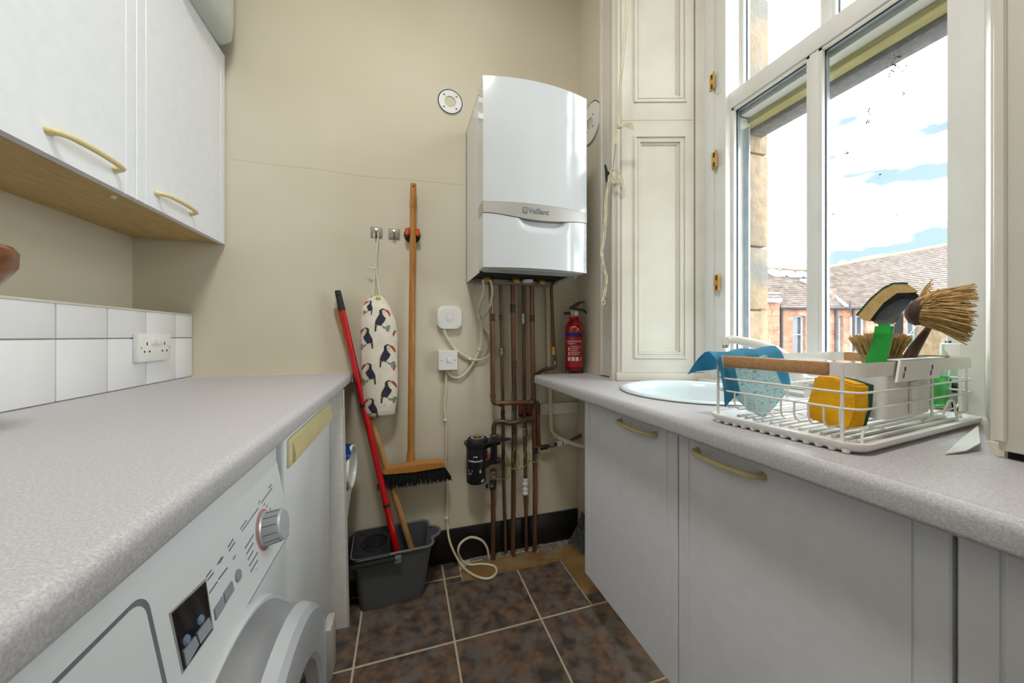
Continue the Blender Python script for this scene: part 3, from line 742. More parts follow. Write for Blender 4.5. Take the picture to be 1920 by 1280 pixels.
# lettering on the band
def TB(a, b, q): x = .452 + a; return Vector((x, yf(x) - .0032 - q, 1.5205 + b))
text('brand_lettering', 'Vaillant', .0285, TB, 'print_grey', t, bold=.0005)
bm = B(); prism(bm, rrect(-.0225, -.0035, -.002, .021, .004), TB, 0, .0008); lg = obj('brand_emblem', bm, 'print_grey', t)
bm = B(); prism(bm, [(-.0135 + .0062 * math.cos(k * PI / 8), .0095 + .0085 * math.sin(k * PI / 8)) for k in range(16)], TB, .0008, .0014); em = obj('emblem_oval', bm, 'silver_plastic', lg)
bm = B(); prism(bm, [(-.0135 + .0028 * math.cos(k * PI / 5), .0075 + .0038 * math.sin(k * PI / 5)) for k in range(10)], TB, .0014, .0018)
prism(bm, [(-.0155, .012), (-.0145, .017), (-.0140, .0125)], TB, .0014, .0018); prism(bm, [(-.0125, .012), (-.0118, .017), (-.0112, .0125)], TB, .0014, .0018); obj('emblem_mark', bm, 'print_grey', lg)
# underside
obj('under_tray', bx(X0 + .02, X1 - .02, YFr + .005, YFr + .09, Z0 + .004, Z0 + .012), 'tub_plastic', t)
obj('valve_rail', bx(X0 + .03, X1 - .03, 1.56, 1.60, Z0 - .008, Z0 + .012), 'steel_brushed', t)
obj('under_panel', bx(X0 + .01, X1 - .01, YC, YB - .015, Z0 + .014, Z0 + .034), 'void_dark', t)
for px in (912, 968, 1016):
    c = P(px, 522, y=1.53); obj('valve_body', bx(c.x - .014, c.x + .014, 1.52, 1.55, Z0 - .006, Z0 + .014, .003), 'brass', t)
c = P(990, 527, y=1.50); obj('filling_knob', lathe(B(), [(0, -.008), (.022, -.007), (.025, 0), (.022, .007), (0, .009)], c, 20), 'white_plastic', t)
# ---- wall vents
def vent(c, d, label, r=.06):
    t = thing('wall_vent', label, 'vent', c); M_ = axis(c, d)
    obj('flange', lathe(B(), [(.026, .006), (r - .004, .006), (r, .003), (r + .001, 0), (.026, 0)], seg=44, M=M_), 'white_plastic', t)
    obj('seal_ring', lathe(B(), [(r - .007, .0062), (r - .004, .0066), (r - .002, .0055)], seg=44, M=M_), 'gasket', t)
    obj('inner_disc', lathe(B(), [(0, .003), (.027, .003), (.028, .0)], seg=30, M=M_), 'plaster', t)
    for k in range(4):
        an = PI / 4 + k * PI / 2; p = M_ @ Vector((math.cos(an) * .04, math.sin(an) * .04, .006))
        obj('screw', lathe(B(), [(0, .002), (.004, .0015), (.0045, 0)], seg=10, M=axis(p, d)), 'print_grey', t)
vent(P(844, 192, y=YB), (0, -1, 0), 'round white vent flange on the wall left of the boiler')
vent((XR, 1.50, 2.09), (-1, 0, 0), 'stained round vent flange on the wall right of the boiler', .1)

# ---- pipework
YP = 1.588
def pp(*pts, y=YP): return [P(px, py, y=y) for px, py in pts]
def pipe(label, pts, r, m='copper_old', corner=.03, group='copper boiler pipes', seg=12, name='copper_pipe', cat='pipe'):
    t = thing(name, label, cat, pts[-1], group)
    obj('tube', tube(B(), elbow(pts, corner), r, seg), m, t, 50)
    return t
def sleeve(t, p0, p1, r, m, name='coupling', seg=14, hexn=None):
    p0, p1 = Vector(p0), Vector(p1); n = hexn or seg; ln = (p1 - p0).length
    obj(name, lathe(B(), [(r * .93, 0), (r, ln * .06), (r, ln * .3), (r * .94, ln * .36), (r * .94, ln * .64), (r, ln * .7), (r, ln * .94), (r * .93, ln)], seg=n, M=axis(p0, p1 - p0)), m, t, 50)
R22, R15 = .0112, .0082
zt = Z0 + .012
def tp_(px, y=YP): q = P(px, 530, y=y); return Vector((q.x, q.y, zt))
# 1: flow pipe with the bend joining the far riser
YQ = 1.564; a = tp_(920, YQ); b = P(924, 756, y=YQ); cc = P(998, 754, y=YQ)
t = pipe('copper pipe from the boiler bending right under the cable ties', [a, P(923, 640, y=YQ), b, cc, P(1000.5, 754, y=YP - .006)], R22, corner=.02, m='copper_bright')
for p, q in (((922.5, 588), (923, 602)), ((924, 738), (924, 746)), ((936, 757), (944, 757)), ((985, 755), (1000, 754.5))):
    sleeve(t, P(*p, y=YQ), P(*q, y=YQ), R22 * 1.16, 'solder_grey')
# 2: thin pipe
t = pipe('thin copper pipe with a brass compression joint, beside the bent flow pipe', [tp_(938, 1.606)] + pp((940.5, 620), (942.5, 760), (944, 900), (948.5, 1040), y=1.606) , R15, corner=.01)
sleeve(t, P(939.5, 590, y=1.606), P(939.7, 600, y=1.606), R15 * 1.2, 'solder_grey'); sleeve(t, P(941, 652, y=1.606), P(941.3, 667, y=1.606), R15 * 1.65, 'nickel', 'compression_joint', hexn=6)
sleeve(t, P(942.6, 768, y=1.606), P(943, 790, y=1.606), R15 * 1.25, 'solder_grey')
# 3
t = pipe('thick copper pipe streaked with green at its middle', [tp_(961)] + pp((962.5, 640), (964.5, 760), (963, 850), (961.5, 1045)), R22, corner=.01)
for p, q in (((961.4, 570), (961.8, 586)), ((963.6, 676), (964, 690)), ((964, 800), (963.6, 836))): sleeve(t, P(*p, y=YP), P(*q, y=YP), R22 * 1.14, 'solder_grey')
obj('green_streak', tube(B(), pp((961.4, 735), (961.8, 770), (961, 800), y=YP - .004), R22 * .6, 10), 'verdigris', t)
# 4
t = pipe('thin copper pipe with a nickel joint and white plastic coupling', [tp_(981.5, 1.604)] + pp((982, 640), (983.5, 760), (985, 900), (987, 1040), y=1.604), R15, corner=.01)
sleeve(t, P(981.6, 588, y=1.604), P(981.8, 607, y=1.604), R15 * 1.5, 'nickel', 'compression_joint', hexn=6)
sleeve(t, P(983.8, 801, y=1.604), P(984, 816, y=1.604), R15 * 1.5, 'nickel', 'compression_joint', hexn=6)
sleeve(t, P(984.8, 895, y=1.604), P(985, 909, y=1.604), R15 * 1.85, 'white_plastic', 'push_fit_coupling'); sleeve(t, P(985, 914, y=1.604), P(985.2, 926, y=1.604), R15 * 1.85, 'white_plastic', 'push_fit_coupling')
sleeve(t, P(984.9, 906, y=1.604), P(985.1, 917, y=1.604), R15 * 1.5, 'white_plastic', 'push_fit_body')
# 5
t = pipe('thick copper riser where the two cross pipes join', [tp_(997)] + pp((998.5, 640), (1000.5, 752), (1003, 900), (1002.5, 1040)), R22, corner=.01, m='copper_bright')
sleeve(t, P(997.6, 590, y=YP), P(998, 603, y=YP), R22 * 1.14, 'solder_grey'); sleeve(t, P(1000, 747, y=YP), P(1001, 764, y=YP), R22 * 1.3, 'solder_grey', 'tee')
sleeve(t, P(1003, 838, y=YP), P(1003.2, 850, y=YP), R22 * 1.25, 'dark_rubber', 'earth_clamp')
obj('branch_pipe', tube(B(), pp((1006, 752), (1008, 800), (1010, 838), y=1.612), R22, 12), 'copper_bright', t)
bp = smooth_path(pp((1008, 838), (1018, 838), (1040, 833), (1060, 830), (1096, 812), y=1.60), 4); obj('side_branch', tube(B(), bp, .008, 10), 'solder_grey', t)
sleeve(t, P(1014, 839, y=1.60), P(1026, 837, y=1.60), .014, 'dark_rubber', 'stop_valve', hexn=8); sleeve(t, P(1030, 835, y=1.60), P(1038, 834, y=1.60), .011, 'nickel', 'compression_joint', hexn=6)
sleeve(t, P(1043, 832, y=1.60), P(1053, 830, y=1.60), .0145, 'white_plastic', 'push_fit_coupling'); sleeve(t, P(1055, 830, y=1.60), P(1064, 827, y=1.60), .013, 'white_plastic', 'push_fit_coupling')
# 6: short thin pipe turning behind the worktop
q = pp((1033.5, 540), (1036, 600), (1038, 655), (1041, 680), y=1.57)
t = pipe('thin copper pipe with a brass joint turning behind the right worktop', [tp_(1034, 1.57)] + q + [P(1040, 690, y=1.565), P(1022, 691, y=1.60), P(1005, 702, y=1.62), P(1002, 712, y=1.62)], R15, corner=.02)
sleeve(t, P(1038, 650, y=1.57), P(1038.5, 665, y=1.57), R15 * 1.55, 'brass', 'compression_joint', hexn=6); sleeve(t, P(1040, 676, y=1.57), P(1041, 684, y=1.57), R15 * 1.3, 'nickel'); 
# 7: loop from the filter to the riser
a = P(925.5, 826, y=YP); b = P(926, 792, y=YP)
t = pipe('short copper loop from the black filter to the riser', [a, b, P(942, 789, y=YP - .016), P(956, 794, y=YP - .026), P(975, 789, y=YP - .026), P(999, 784.5, y=YP - .004)], R22 * .96, corner=.02)
sleeve(t, P(925.5, 828, y=YP), P(925.5, 814, y=YP), R22 * 1.55, 'nickel', 'compression_nut', hexn=6); sleeve(t, P(988, 787, y=YP - .01), P(997, 785, y=YP - .006), R22 * 1.15, 'solder_grey')
sleeve(t, P(925.7, 806, y=YP), P(925.9, 799, y=YP), R22 * 1.12, 'solder_grey')
# 8: pipe below the filter
t = pipe('copper pipe running from the black filter down to the floor', [P(924.5, 880, y=YP), P(924.5, 960, y=YP), P(924.5, 1046, y=YP)], R22, m='copper_bright')
sleeve(t, P(924.5, 882, y=YP), P(924.5, 897, y=YP), R22 * 1.5, 'nickel', 'compression_nut', hexn=6)
sleeve(t, P(924.3, 900, y=YP), P(924.3, 916, y=YP), R22 * 1.45, 'dark_rubber', 'isolating_valve', hexn=6)
sleeve(t, P(923, 910, y=1.575), P(913, 911, y=1.56), .011, 'nickel', 'valve_cap', hexn=8)
# condensate pipe (white above the worktop, cream below)
t = pipe('white plastic waste pipe running down beside the extinguisher', [tp_(1027, 1.615), P(1029, 640, y=1.615), P(1032, 752, y=1.615), P(1034, 812, y=1.615), P(1060, 826, y=1.60), P(1110, 843, y=1.56)], R22, m='cable_cream', corner=.03, group=None, name='waste_pipe')
sleeve(t, P(1033, 797, y=1.615), P(1034, 806, y=1.613), R22 * 1.18, 'cable_cream', 'elbow_socket'); sleeve(t, P(1037, 814, y=1.612), P(1045, 818, y=1.61), R22 * 1.18, 'cable_cream', 'elbow_socket')
# grey mottled sheet leaning at the skirting
bm = B()
def shf(u, v):
    z = .165 * (1 - v) ** 1.0; k = v ** 1.6
    return Vector((.862 - .055 * k * (1 - u) - .01 * v, 1.60 - .20 * u * (.25 + .75 * v) - .03 * (1 - v), z + .001))
surf(bm, shf, 10, 12); bmesh.ops.solidify(bm, geom=bm.faces, thickness=.004)
tag(obj('metal_sheet', bm, 'galvanised'), 'curved mottled grey sheet leaning in the corner by the skirting', 'metal sheet')

# ---- magnetic filter
c0 = P(893, 870, y=1.545); 
t = thing('pipe_filter', 'black cylindrical pipe filter with a keyed lid', 'filter', (c0.x, 1.54, P(893, 903, y=1.545).z))
cx = c0.x; cyf = 1.55; zb0 = P(893, 903, y=1.545).z; zt0 = P(893, 836, y=1.545).z
canister = obj('canister', lathe(B(), [(0, zb0), (.040, zb0), (.0435, zb0 + .006), (.0435, zt0 - .004), (.047, zt0), (.047, zt0 + .012), (0, zt0 + .012)], (cx, cyf, 0), 40), 'black_plastic', t)
pol = [(cx + .055 * math.cos(a), cyf + .05 * math.sin(a)) for a in [PI * .32 + k * PI * 1.36 / 16 for k in range(17)]] + [(cx + .09, cyf - .022), (cx + .165, cyf - .002), (cx + .168, cyf + .006), (cx + .09, cyf + .03)]
obj('spanner_lid', prism(B(), pol, XY, zt0 + .012, zt0 + .02), 'black_plastic', t)
obj('lid_knob', lathe(B(), [(.047, zt0 + .02), (.047, zt0 + .028), (.043, zt0 + .036), (.028, zt0 + .038), (0, zt0 + .038)], (cx + .006, cyf, 0), 32), 'dark_rubber', t)
obj('bleed_ring', lathe(B(), [(.024, 0), (.026, .0006), (.028, 0)], (cx + .006, cyf, zt0 + .0382), 28), 'white_ink', t)
obj('bleed_valve', lathe(B(), [(0, .014), (.007, .014), (.0075, 0)], (cx + .006, cyf, zt0 + .038), 8), 'brass', t)
xp = P(925, 850, y=YP).x
obj('valve_block', bx(xp - .013, xp + .013, YP - .022, YP + .012, zb0 + .06, zt0 + .008, .003), 'black_plastic', t)
for z_ in (zb0 + .058, zt0 - .018):
    obj('arm', tube(B(), [(cx + .03, cyf, z_ + .004), (xp, YP - .005, z_ + .018)], .013, 10), 'black_plastic', t)
    obj('lever', lathe(B(), [(0, 0), (.014, 0), (.014, .014), (.009, .018), (0, .018)], seg=8, M=axis((xp + .012, YP - .015, z_ + .018), (1, -.3, 0))), 'dark_rubber', t)
obj('red_tab', bx(cx + .046, cx + .056, cyf + .004, cyf + .02, zb0 + .095, zb0 + .135, .003), 'red_enamel', t)
def FC(a, b, q):                              # wrap onto the canister; a = arc from the camera side
    an = -PI / 2 - .25 + a / .0437; return Vector((cx + (.0437 + q) * math.cos(an), cyf + (.0437 + q) * math.sin(an), b))
text('label_lettering', 'Professional 2', .012, lambda u, v, q: FC(-.034 + u, zt0 - .060 + v, q), 'white_ink', canister, bold=.0003)
for z_, ln in ((zt0 - .098, .020), (zt0 - .101, .020), (zt0 - .108, .018), (zt0 - .115, .014), (zt0 - .040, .016)):
    obj('label_line', prism(B(), [(-.034 if z_ < zt0 - .05 else -.008, z_), (-.034 + ln if z_ < zt0 - .05 else -.008 + ln, z_), (-.034 + ln if z_ < zt0 - .05 else -.008 + ln, z_ + (.0025 if z_ < zt0 - .05 else .006)), (-.034 if z_ < zt0 - .05 else -.008, z_ + (.0025 if z_ < zt0 - .05 else .006))], FC, 0, .0004), 'white_ink', canister, 0)
obj('label_drop', prism(B(), [(.017, zt0 - .105), (.021, zt0 - .092), (.026, zt0 - .105), (.0215, zt0 - .112)], FC, 0, .0004), 'white_ink', canister, 0)
obj('label_patch', prism(B(), [(.027, zb0 + .008), (.042, zb0 + .012), (.042, zb0 + .022), (.027, zb0 + .018)], FC, 0, .0004), 'white_ink', canister, 0)
# ---- earth bonding wires
def wire(name, pts, r, m, label, cat, y=None, group=None, depth=None):
    q = [P(p[0], p[1], y=(p[2] if len(p) > 2 else y)) for p in pts]
    return tag(obj(name, tube(B(), smooth_path(q, 6), r, 8), m, None, 60), label, cat, group)
wire('earth_wire', [(930, 897), (945, 898, 1.575), (955, 893, 1.575), (958, 876, 1.575), (950, 855, 1.57), (947, 848, 1.59)], .0021, 'earth_wire', 'green and yellow earth wire from the filter pipe to the thin pipe', 'wire', 1.58)
wire('earth_wire', [(947, 849, 1.59), (949, 866, 1.565), (958, 876, 1.56), (970, 881, 1.56), (982, 876, 1.56), (992, 864, 1.56), (993, 853, 1.56), (986, 838, 1.585)], .0021, 'earth_wire', 'green and yellow earth wire sagging between the thin pipes', 'wire', 1.56)
wire('earth_wire', [(966, 838, 1.57), (962, 850, 1.56), (962, 866, 1.56), (967, 878, 1.56), (973, 873, 1.56), (974, 860, 1.56), (968, 843, 1.57)], .0021, 'earth_wire', 'loop of green and yellow earth wire on the green-streaked pipe', 'wire', 1.56)
wire('earth_wire', [(985, 845, 1.58), (983, 855, 1.56), (992, 863, 1.56), (1003, 866, 1.555), (1013, 861, 1.56), (1015, 850, 1.565), (1010, 840, 1.575), (1004, 837, 1.57)], .0021, 'earth_wire', 'green and yellow earth wire curling round the thick riser', 'wire', 1.56)
# ---- thermostat receiver, fused switch, cables
YS = YB
def plate(name, label, cat, pa, pb, dep, rad, m='white_plastic'):
    a, b = P(*pa, y=YB - dep), P(*pb, y=YB - dep)
    t = thing(name, label, cat, ((a.x + b.x) / 2, YB, b.z))
    bm = B(); rr = rrect(a.x, b.x, b.z, a.z, rad, 7); cx_, cz_ = (a.x + b.x) / 2, (a.z + b.z) / 2
    lay = [(1, YB - .001), (1, YB - dep + .005), (.985, YB - dep + .0015), (.95, YB - dep)]
    rings = [[bm.verts.new((cx_ + (p - cx_) * k, yy, cz_ + (q - cz_) * k)) for p, q in rr] for k, yy in lay]
    for A, D in zip(rings, rings[1:]):
        for j in range(len(rr)): bm.faces.new((A[j], A[(j + 1) % len(rr)], D[(j + 1) % len(rr)], D[j]))
    bm.faces.new(rings[0][::-1]); bm.faces.new(rings[-1]); obj('cover', bm, m, t)
    return t, cx_, cz_, YB - dep
t, cx_, cz_, yy = plate('heating_receiver', 'rounded square white heating receiver above the fused switch', 'receiver', (820, 573), (866, 617), .028, .03)
obj('button_ring', lathe(B(), [(.0165, 0), (.0172, .0006), (.018, 0)], seg=36, M=axis((cx_, yy, cz_ - .001), (0, -1, 0))), 'grout_grey', t)
obj('button', lathe(B(), [(0, .0008), (.014, .0006), (.0162, 0)], seg=36, M=axis((cx_, yy, cz_ - .001), (0, -1, 0))), 'white_plastic', t)
t, cx_, cz_, yy = plate('fused_switch', 'white square fused switch box below the heating receiver', 'switch', (822, 657), (858, 693.5), .042, .003)
obj('rocker', bx(cx_ - .004, cx_ + .018, yy - .002, yy + .001, cz_ - .013, cz_ + .013, .001), 'white_plastic', t)
obj('switch_gap', bx(cx_ - .0055, cx_ - .0042, yy - .0006, yy + .001, cz_ - .012, cz_ + .013), 'print_grey', t)
for s in (-1, 1): obj('screw', lathe(B(), [(0, .001), (.0028, .0006), (.003, 0)], seg=10, M=axis((cx_ + s * .029, yy, cz_), (0, -1, 0))), 'steel_brushed', t)
RC = .0056
wire('power_cable', [(905, 524, 1.50), (906.5, 545, 1.53), (899, 575, 1.60), (897, 592), (902, 606), (903, 640), (898, 660), (885, 684), (870, 702), (855, 708), (842, 702), (838, 692)], RC, 'cable_cream', 'cream cable looping from the boiler to the fused switch', 'cable', 1.622)
wire('power_cable', [(919, 524, 1.50), (923, 545, 1.52), (918, 575, 1.56), (908, 593, 1.60), (903, 596, 1.615), (899, 592, 1.61)], RC, 'cable_cream', 'short cream cable from the boiler tied to the loop', 'cable', 1.6)
wire('power_cable', [(898, 594, 1.612), (903, 606, 1.612), (911, 617), (919, 626), (924, 645), (920, 662), (908, 672), (892, 675), (875, 669), (855, 655), (840, 636), (833, 620), (832, 612)], RC, 'cable_cream', 'cream cable swinging from the receiver behind the flow pipe', 'cable', 1.62)
fl_ = lambda px, py: P(px, py, z=.006)
q = [P(px, py, y=1.628) for px, py in ((836, 694), (836, 730), (833, 765), (837, 800), (837, 860), (838.5, 920), (838, 970))] + [P(841, 1005, y=1.618), P(849, 1030, y=1.60), fl_(866, 1060), fl_(885, 1076), fl_(906, 1084), fl_(922, 1082), fl_(931, 1072), fl_(926, 1061), fl_(905, 1057), fl_(880, 1058), fl_(866, 1050), P(859, 1034, y=1.58), P(864, 1018, y=1.59), P(882, 1007, y=1.6), P(902, 1012, y=1.6), P(913, 1026, y=1.6), P(916.5, 1044, y=1.6)]
tag(obj('power_cable', tube(B(), smooth_path(q, 7), RC, 8), 'cable_cream', None, 60), 'cream cable down the wall ending in a loop on the floor', 'cable')
for px, py, lb in ((899, 655, 'small white clip on the boiler cable above the crossing'), (880, 672, 'small white clip where the two looping cables cross')):
    c = P(px, py, y=1.618); tag(obj('cable_clip', bx(c.x - .007, c.x + .007, 1.614, YB, c.z - .006, c.z + .006, .001), 'white_plastic'), lb, 'clip', 'white cable clips')
for px, py, lb in ((835.5, 787, 'small white clip on the upright cable above the broom head'), (838, 971, 'small white clip on the upright cable just above the skirting')):
    c = P(px, py, y=1.625); tag(obj('cable_clip', bx(c.x - .008, c.x + .006, 1.620, YB, c.z - .004, c.z + .004, .001), 'white_plastic'), lb, 'clip', 'white cable clips')
# ---- adhesive hooks
def hook(c, label):
    t = thing('adhesive_hook', label, 'hook', c, 'square metal adhesive hooks')
    obj('backplate', bx(c.x - .0235, c.x + .0235, YB - .003, YB, c.z - .0235, c.z + .0235, .003), 'steel_brushed', t)
    obj('peg', tube(B(), [(c.x, YB - .003, c.z - .012), (c.x, YB - .02, c.z - .008), (c.x, YB - .03, c.z + .004)], .0035, 8), 'steel_brushed', t)
    obj('peg_cap', lathe(B(), [(0, .004), (.007, .003), (.008, 0), (0, -.001)], seg=16, M=axis((c.x, YB - .031, c.z + .003), (0, -1, .15))), 'nickel', t)
    obj('slot', bx(c.x - .0015, c.x + .0015, YB - .0035, YB - .002, c.z - .023, c.z + .023), 'void_dark', t)
H1 = P(706, 436, y=YB); H2 = P(739, 439, y=YB)
hook(H1, 'square metal adhesive hook carrying the toucan bag'); hook(H2, 'empty square metal adhesive hook beside the broom clip')
# ---- broom and its clip
YBR = 1.597
b0, b1 = P(775, 345, y=YBR), P(770, 862, y=YBR)
t = thing('broom', 'wooden broom with black bristles hanging upside from the wall clip', 'broom', b1)
t['label'] = 'long wooden broom with black bristles held by the wall clip'
obj('handle', tube(B(), [b0 + Vector((0, 0, .003)), b0, b0 + (b1 - b0) * .05, b0 + (b1 - b0) * .95, b1], [.008, .0125, .0135, .0140, .0140], 16), 'broom_wood', t)
obj('handle_grip', tube(B(), [b0 + (b1 - b0) * .004, b0 + (b1 - b0) * .03, b0 + (b1 - b0) * .088, b0 + (b1 - b0) * .09], [.0135, .0138, .0152, .0140], 16), 'broom_wood', t)
c = b0 + (b1 - b0) * .012; obj('hanging_hole', tube(B(), [c + Vector((0, -.0145, 0)), c + Vector((0, .0145, 0))], .0035, 8), 'void_dark', t)
obj('socket', lathe(B(), [(.015, 0), (.019, .006), (.0165, .03), (.0165, .04), (.0145, .046)], b1 + Vector((0, 0, -.008)), 20), 'broom_wood', t)
hl, hr = P(720, 882, y=1.56), P(833, 868, y=1.56)
ax_ = (hr - hl).normalized(); dn = Vector((-ax_.z, 0, ax_.x)) * -1
hc = (hl + hr) / 2
def HB(v): return hc + ax_ * v.x + Vector((0, 1, 0)) * v.y + dn * -1 * v.z
W2 = (hr - hl).length / 2
bm = B(); prism(bm, [(-W2, -.010), (-W2 - .004, 0), (-W2 + .01, .012), (-.02, .017), (.02, .019), (W2 - .02, .016), (W2, .010), (W2 + .004, 0), (W2, -.010), (0, -.013)], lambda a, b, q: HB(Vector((a, q, b))), -.028, .028)
bmesh.ops.bevel(bm, geom=list(bm.edges), offset=.004, segments=2, affect='EDGES'); hd = obj('head', bm, 'broom_wood', t)
bm = B()
nb = 0
for i in range(46):
    for j in range(7):
        u = -1 + 2 * (i + .5) / 46 + random.uniform(-.01, .01); v = -1 + 2 * (j + .5) / 7
        p0 = HB(Vector((u * (W2 - .004), v * .024, -.010))); ln = .062 + random.uniform(-.005, .006)
        fl_ar = u * .024 + (abs(u) ** 6) * math.copysign(.012, u)
        p1 = HB(Vector((u * (W2 - .004) + fl_ar + random.uniform(-.003, .003), v * .03 + random.uniform(-.003, .003), -.010 - ln)))
        tube(bm, [p0, p0.lerp(p1, .6), p1], [.0022, .0024, .0012], 4, caps=True)
obj('bristles', bm, 'bristle_black', t, 0, 'stuff')
c = P(773, 441, y=YB)
t = thing('broom_clip', 'round wall clip with two orange rollers gripping the broom', 'clip', c)
obj('base_disc', lathe(B(), [(0, .009), (.028, .009), (.035, .005), (.037, 0)], seg=32, M=axis((c.x, YB, c.z), (0, -1, 0))), 'black_plastic', t)
for s in (-1, 1):
    obj('roller', lathe(B(), [(.006, -.0155), (.0088, -.014), (.0096, 0), (.0088, .014), (.006, .0155), (0, .0155), (0, -.0155), (.006, -.0155)], (c.x + s * .0222 - .0005, YBR - .004, c.z + .002), 10), 'orange_rubber', t, 20)
    obj('jaw', bx(c.x + s * .023 - .008, c.x + s * .023 + .008, YBR + .004, YB - .006, c.z - .017, c.z + .019, .002), 'black_plastic', t)
# ---- toucan drawstring bag
t = thing('drawstring_bag', 'white cotton drawstring bag printed with toucans', 'bag', P(712, 780, y=1.58))
YBG = 1.578
prof = [(706, 556, 12, .55), (706, 563, 18, .65), (706, 577, 27, .8), (709, 602, 33, .9), (711, 632, 34, .95), (711, 668, 33.5, .95), (712, 700, 33.5, .95), (713, 730, 33, .95), (712, 757, 31.5, .95), (711, 768, 31, .9), (711, 776, 30, .8), (711, 780, 24, .6)]
cen = [(P(a, b, y=YBG), P(a + c_, b, y=YBG).x - P(a, b, y=YBG).x, k) for a, b, c_, k in prof]
def bagpt(an, v):
    """surface of the bag: angle (0 = towards the room), v in 0..1 down"""
    s = v * (len(cen) - 1); i = min(int(s), len(cen) - 2); f = s - i; f = f
    c0, r0, k0 = cen[i]; c1, r1, k1 = cen[i + 1]
    c = c0.lerp(c1, f); r = r0 + (r1 - r0) * f; k = k0 + (k1 - k0) * f
    fold = (.10 * max(0, 1 - v * 5) * math.sin(an * 9) + .03 * max(0, v * 8 - 7) * math.sin(an * 11)) + .02 * math.sin(an * 3 + v * 7)
    r *= 1 + fold
    return Vector((c.x + r * math.sin(an), c.y - r * k * .68 * math.cos(an), c.z + .004 * math.sin(an * 2 + 1) * (1 - v)))
bm = B(); g = surf(bm, lambda u, v: bagpt(2 * PI * u, v), 72, 60, True); bm.faces.new(g[-1]); bag = obj('bag_body', bm, 'cotton_print', t, 80)
# printed toucans wrapped on the cloth
zt_, zb_ = cen[0][0].z, cen[-1][0].z
zs = [(bagpt(0, k / 200).z, k / 200) for k in range(201)]
def v_at(z):
    for (za_, va_), (zb2, vb2) in zip(zs, zs[1:]):
        if zb2 <= z <= za_: return va_ + (vb2 - va_) * (za_ - z) / max(1e-6, za_ - zb2)
    return 0 if z > zs[0][0] else 1
def wrap(px, py, q=0):
    p = P(px, py, y=1.545); v = v_at(p.z); s = v * (len(cen) - 1); i = min(int(s), len(cen) - 2); f = s - i
    c = cen[i][0].lerp(cen[i + 1][0], f); r = cen[i][1] + (cen[i + 1][1] - cen[i][1]) * f
    an = math.asin(max(-.97, min(.97, (p.x - c.x) / r)))
    b = bagpt(an, v); n = Vector((math.sin(an), -math.cos(an), 0)); return b + n * (.0012 + q)
def blob(name, pts, m, q, par):
    """flat printed shape: finely triangulated so that it hugs the cloth"""
    bm = B(); vs2 = [bm.verts.new((a, b, 0)) for a, b in pts]
    bm.faces.new(vs2)
    bmesh.ops.triangulate(bm, faces=bm.faces[:]); bmesh.ops.subdivide_edges(bm, edges=bm.edges[:], cuts=2, use_grid_fill=True)
    for v in bm.verts: v.co = wrap(v.co.x, v.co.y, q)
    return obj(name, bm, m, par, 0)
def toucan(cx, cy, s, flip=1, rot=0):
    """one printed bird in pixel units around its chest"""
    co, si = math.cos(rot), math.sin(rot)
    def T(pts): return [(cx + flip * s * (a * co - b * si), cy + s * (a * si + b * co)) for a, b in pts]
    body = blob('toucan_print', T([(-2, -16), (2, -19), (7, -20), (10, -18), (5, -17), (3, -13), (4, -8), (8, -3), (11, -1), (9, 5), (4, 11), (2, 15), (-2, 13), (-7, 13), (-10, 12), (-9, 5), (-5, -3), (-2, -8)]), 'ink_navy', 0, bag)
    blob('bib', T([(3, -16), (8, -18), (9, -14), (9, -5), (7, -4), (4, -9)]), 'ink_cream', .0003, body)
    blob('beak', T([(10, -18), (14, -18), (18, -14), (20, -8), (19, -4), (16, -9), (13, -13), (10, -15)]), 'ink_red', .0003, body)
    blob('tail', T([(-10, 14), (-6.5, 14), (-7.5, 25), (-10.5, 25)]), 'ink_navy', .0001, body)
    blob('rump', T([(-10, 12), (-3, 13), (-6, 15), (-10, 15)]), 'ink_red', .0003, body)
    blob('perch', T([(11, 17), (15, 13), (20, 14), (19, 20), (17, 26), (12, 25)]), 'ink_green', .0001, body)
    blob('leg', T([(3, 14), (11, 17), (11, 20), (7, 20)]), 'ink_green', .0002, body)
toucan(713, 597, .95); toucan(722, 664, .95); toucan(724, 731, .95)
toucan(691, 630, .9, -1); toucan(696, 697, .9, -1); toucan(700, 762, .85, -1)
toucan(694, 573, .62, -1, -.2); 
for y_ in (625, 690): blob('beak_print', [(736, y_), (740, y_ - 8), (742, y_ - 6), (738, y_ + 6)], 'ink_red', 0, bag)
blob('cuff_stitch', [(682, 756), (744, 757), (744, 758.2), (682, 757.2)], 'ink_cream', .0001, bag)
obj('lime_lining', lathe(B(), [(.0, .0), (.012, .0), (.015, .010), (.010, .020), (0, .022)], P(709, 566, y=YBG - .006), 9), 'cotton_lime', t)
hk = Vector((H1.x, YB - .024, H1.z + .004))
pts = [P(699, 560, y=YBG), P(701, 530, y=1.59), P(703, 503, y=1.60), P(703, 470, y=1.606), P(701.5, 440, y=1.61), hk + Vector((0, -.002, .006)), P(709, 440, y=1.61), P(706, 475, y=1.606), P(706, 510, y=1.60), P(709, 535, y=1.59), P(713, 560, y=YBG)]
obj('drawstring', tube(B(), smooth_path(pts, 5), .0024, 8), 'string_white', t)
obj('string_knot', tube(B(), smooth_path([P(689, 500, y=1.595), P(695, 502, y=1.595), P(701, 504, y=1.597), P(704, 500, y=1.6)], 4), [.0036] * 13, 8), 'string_white', t)
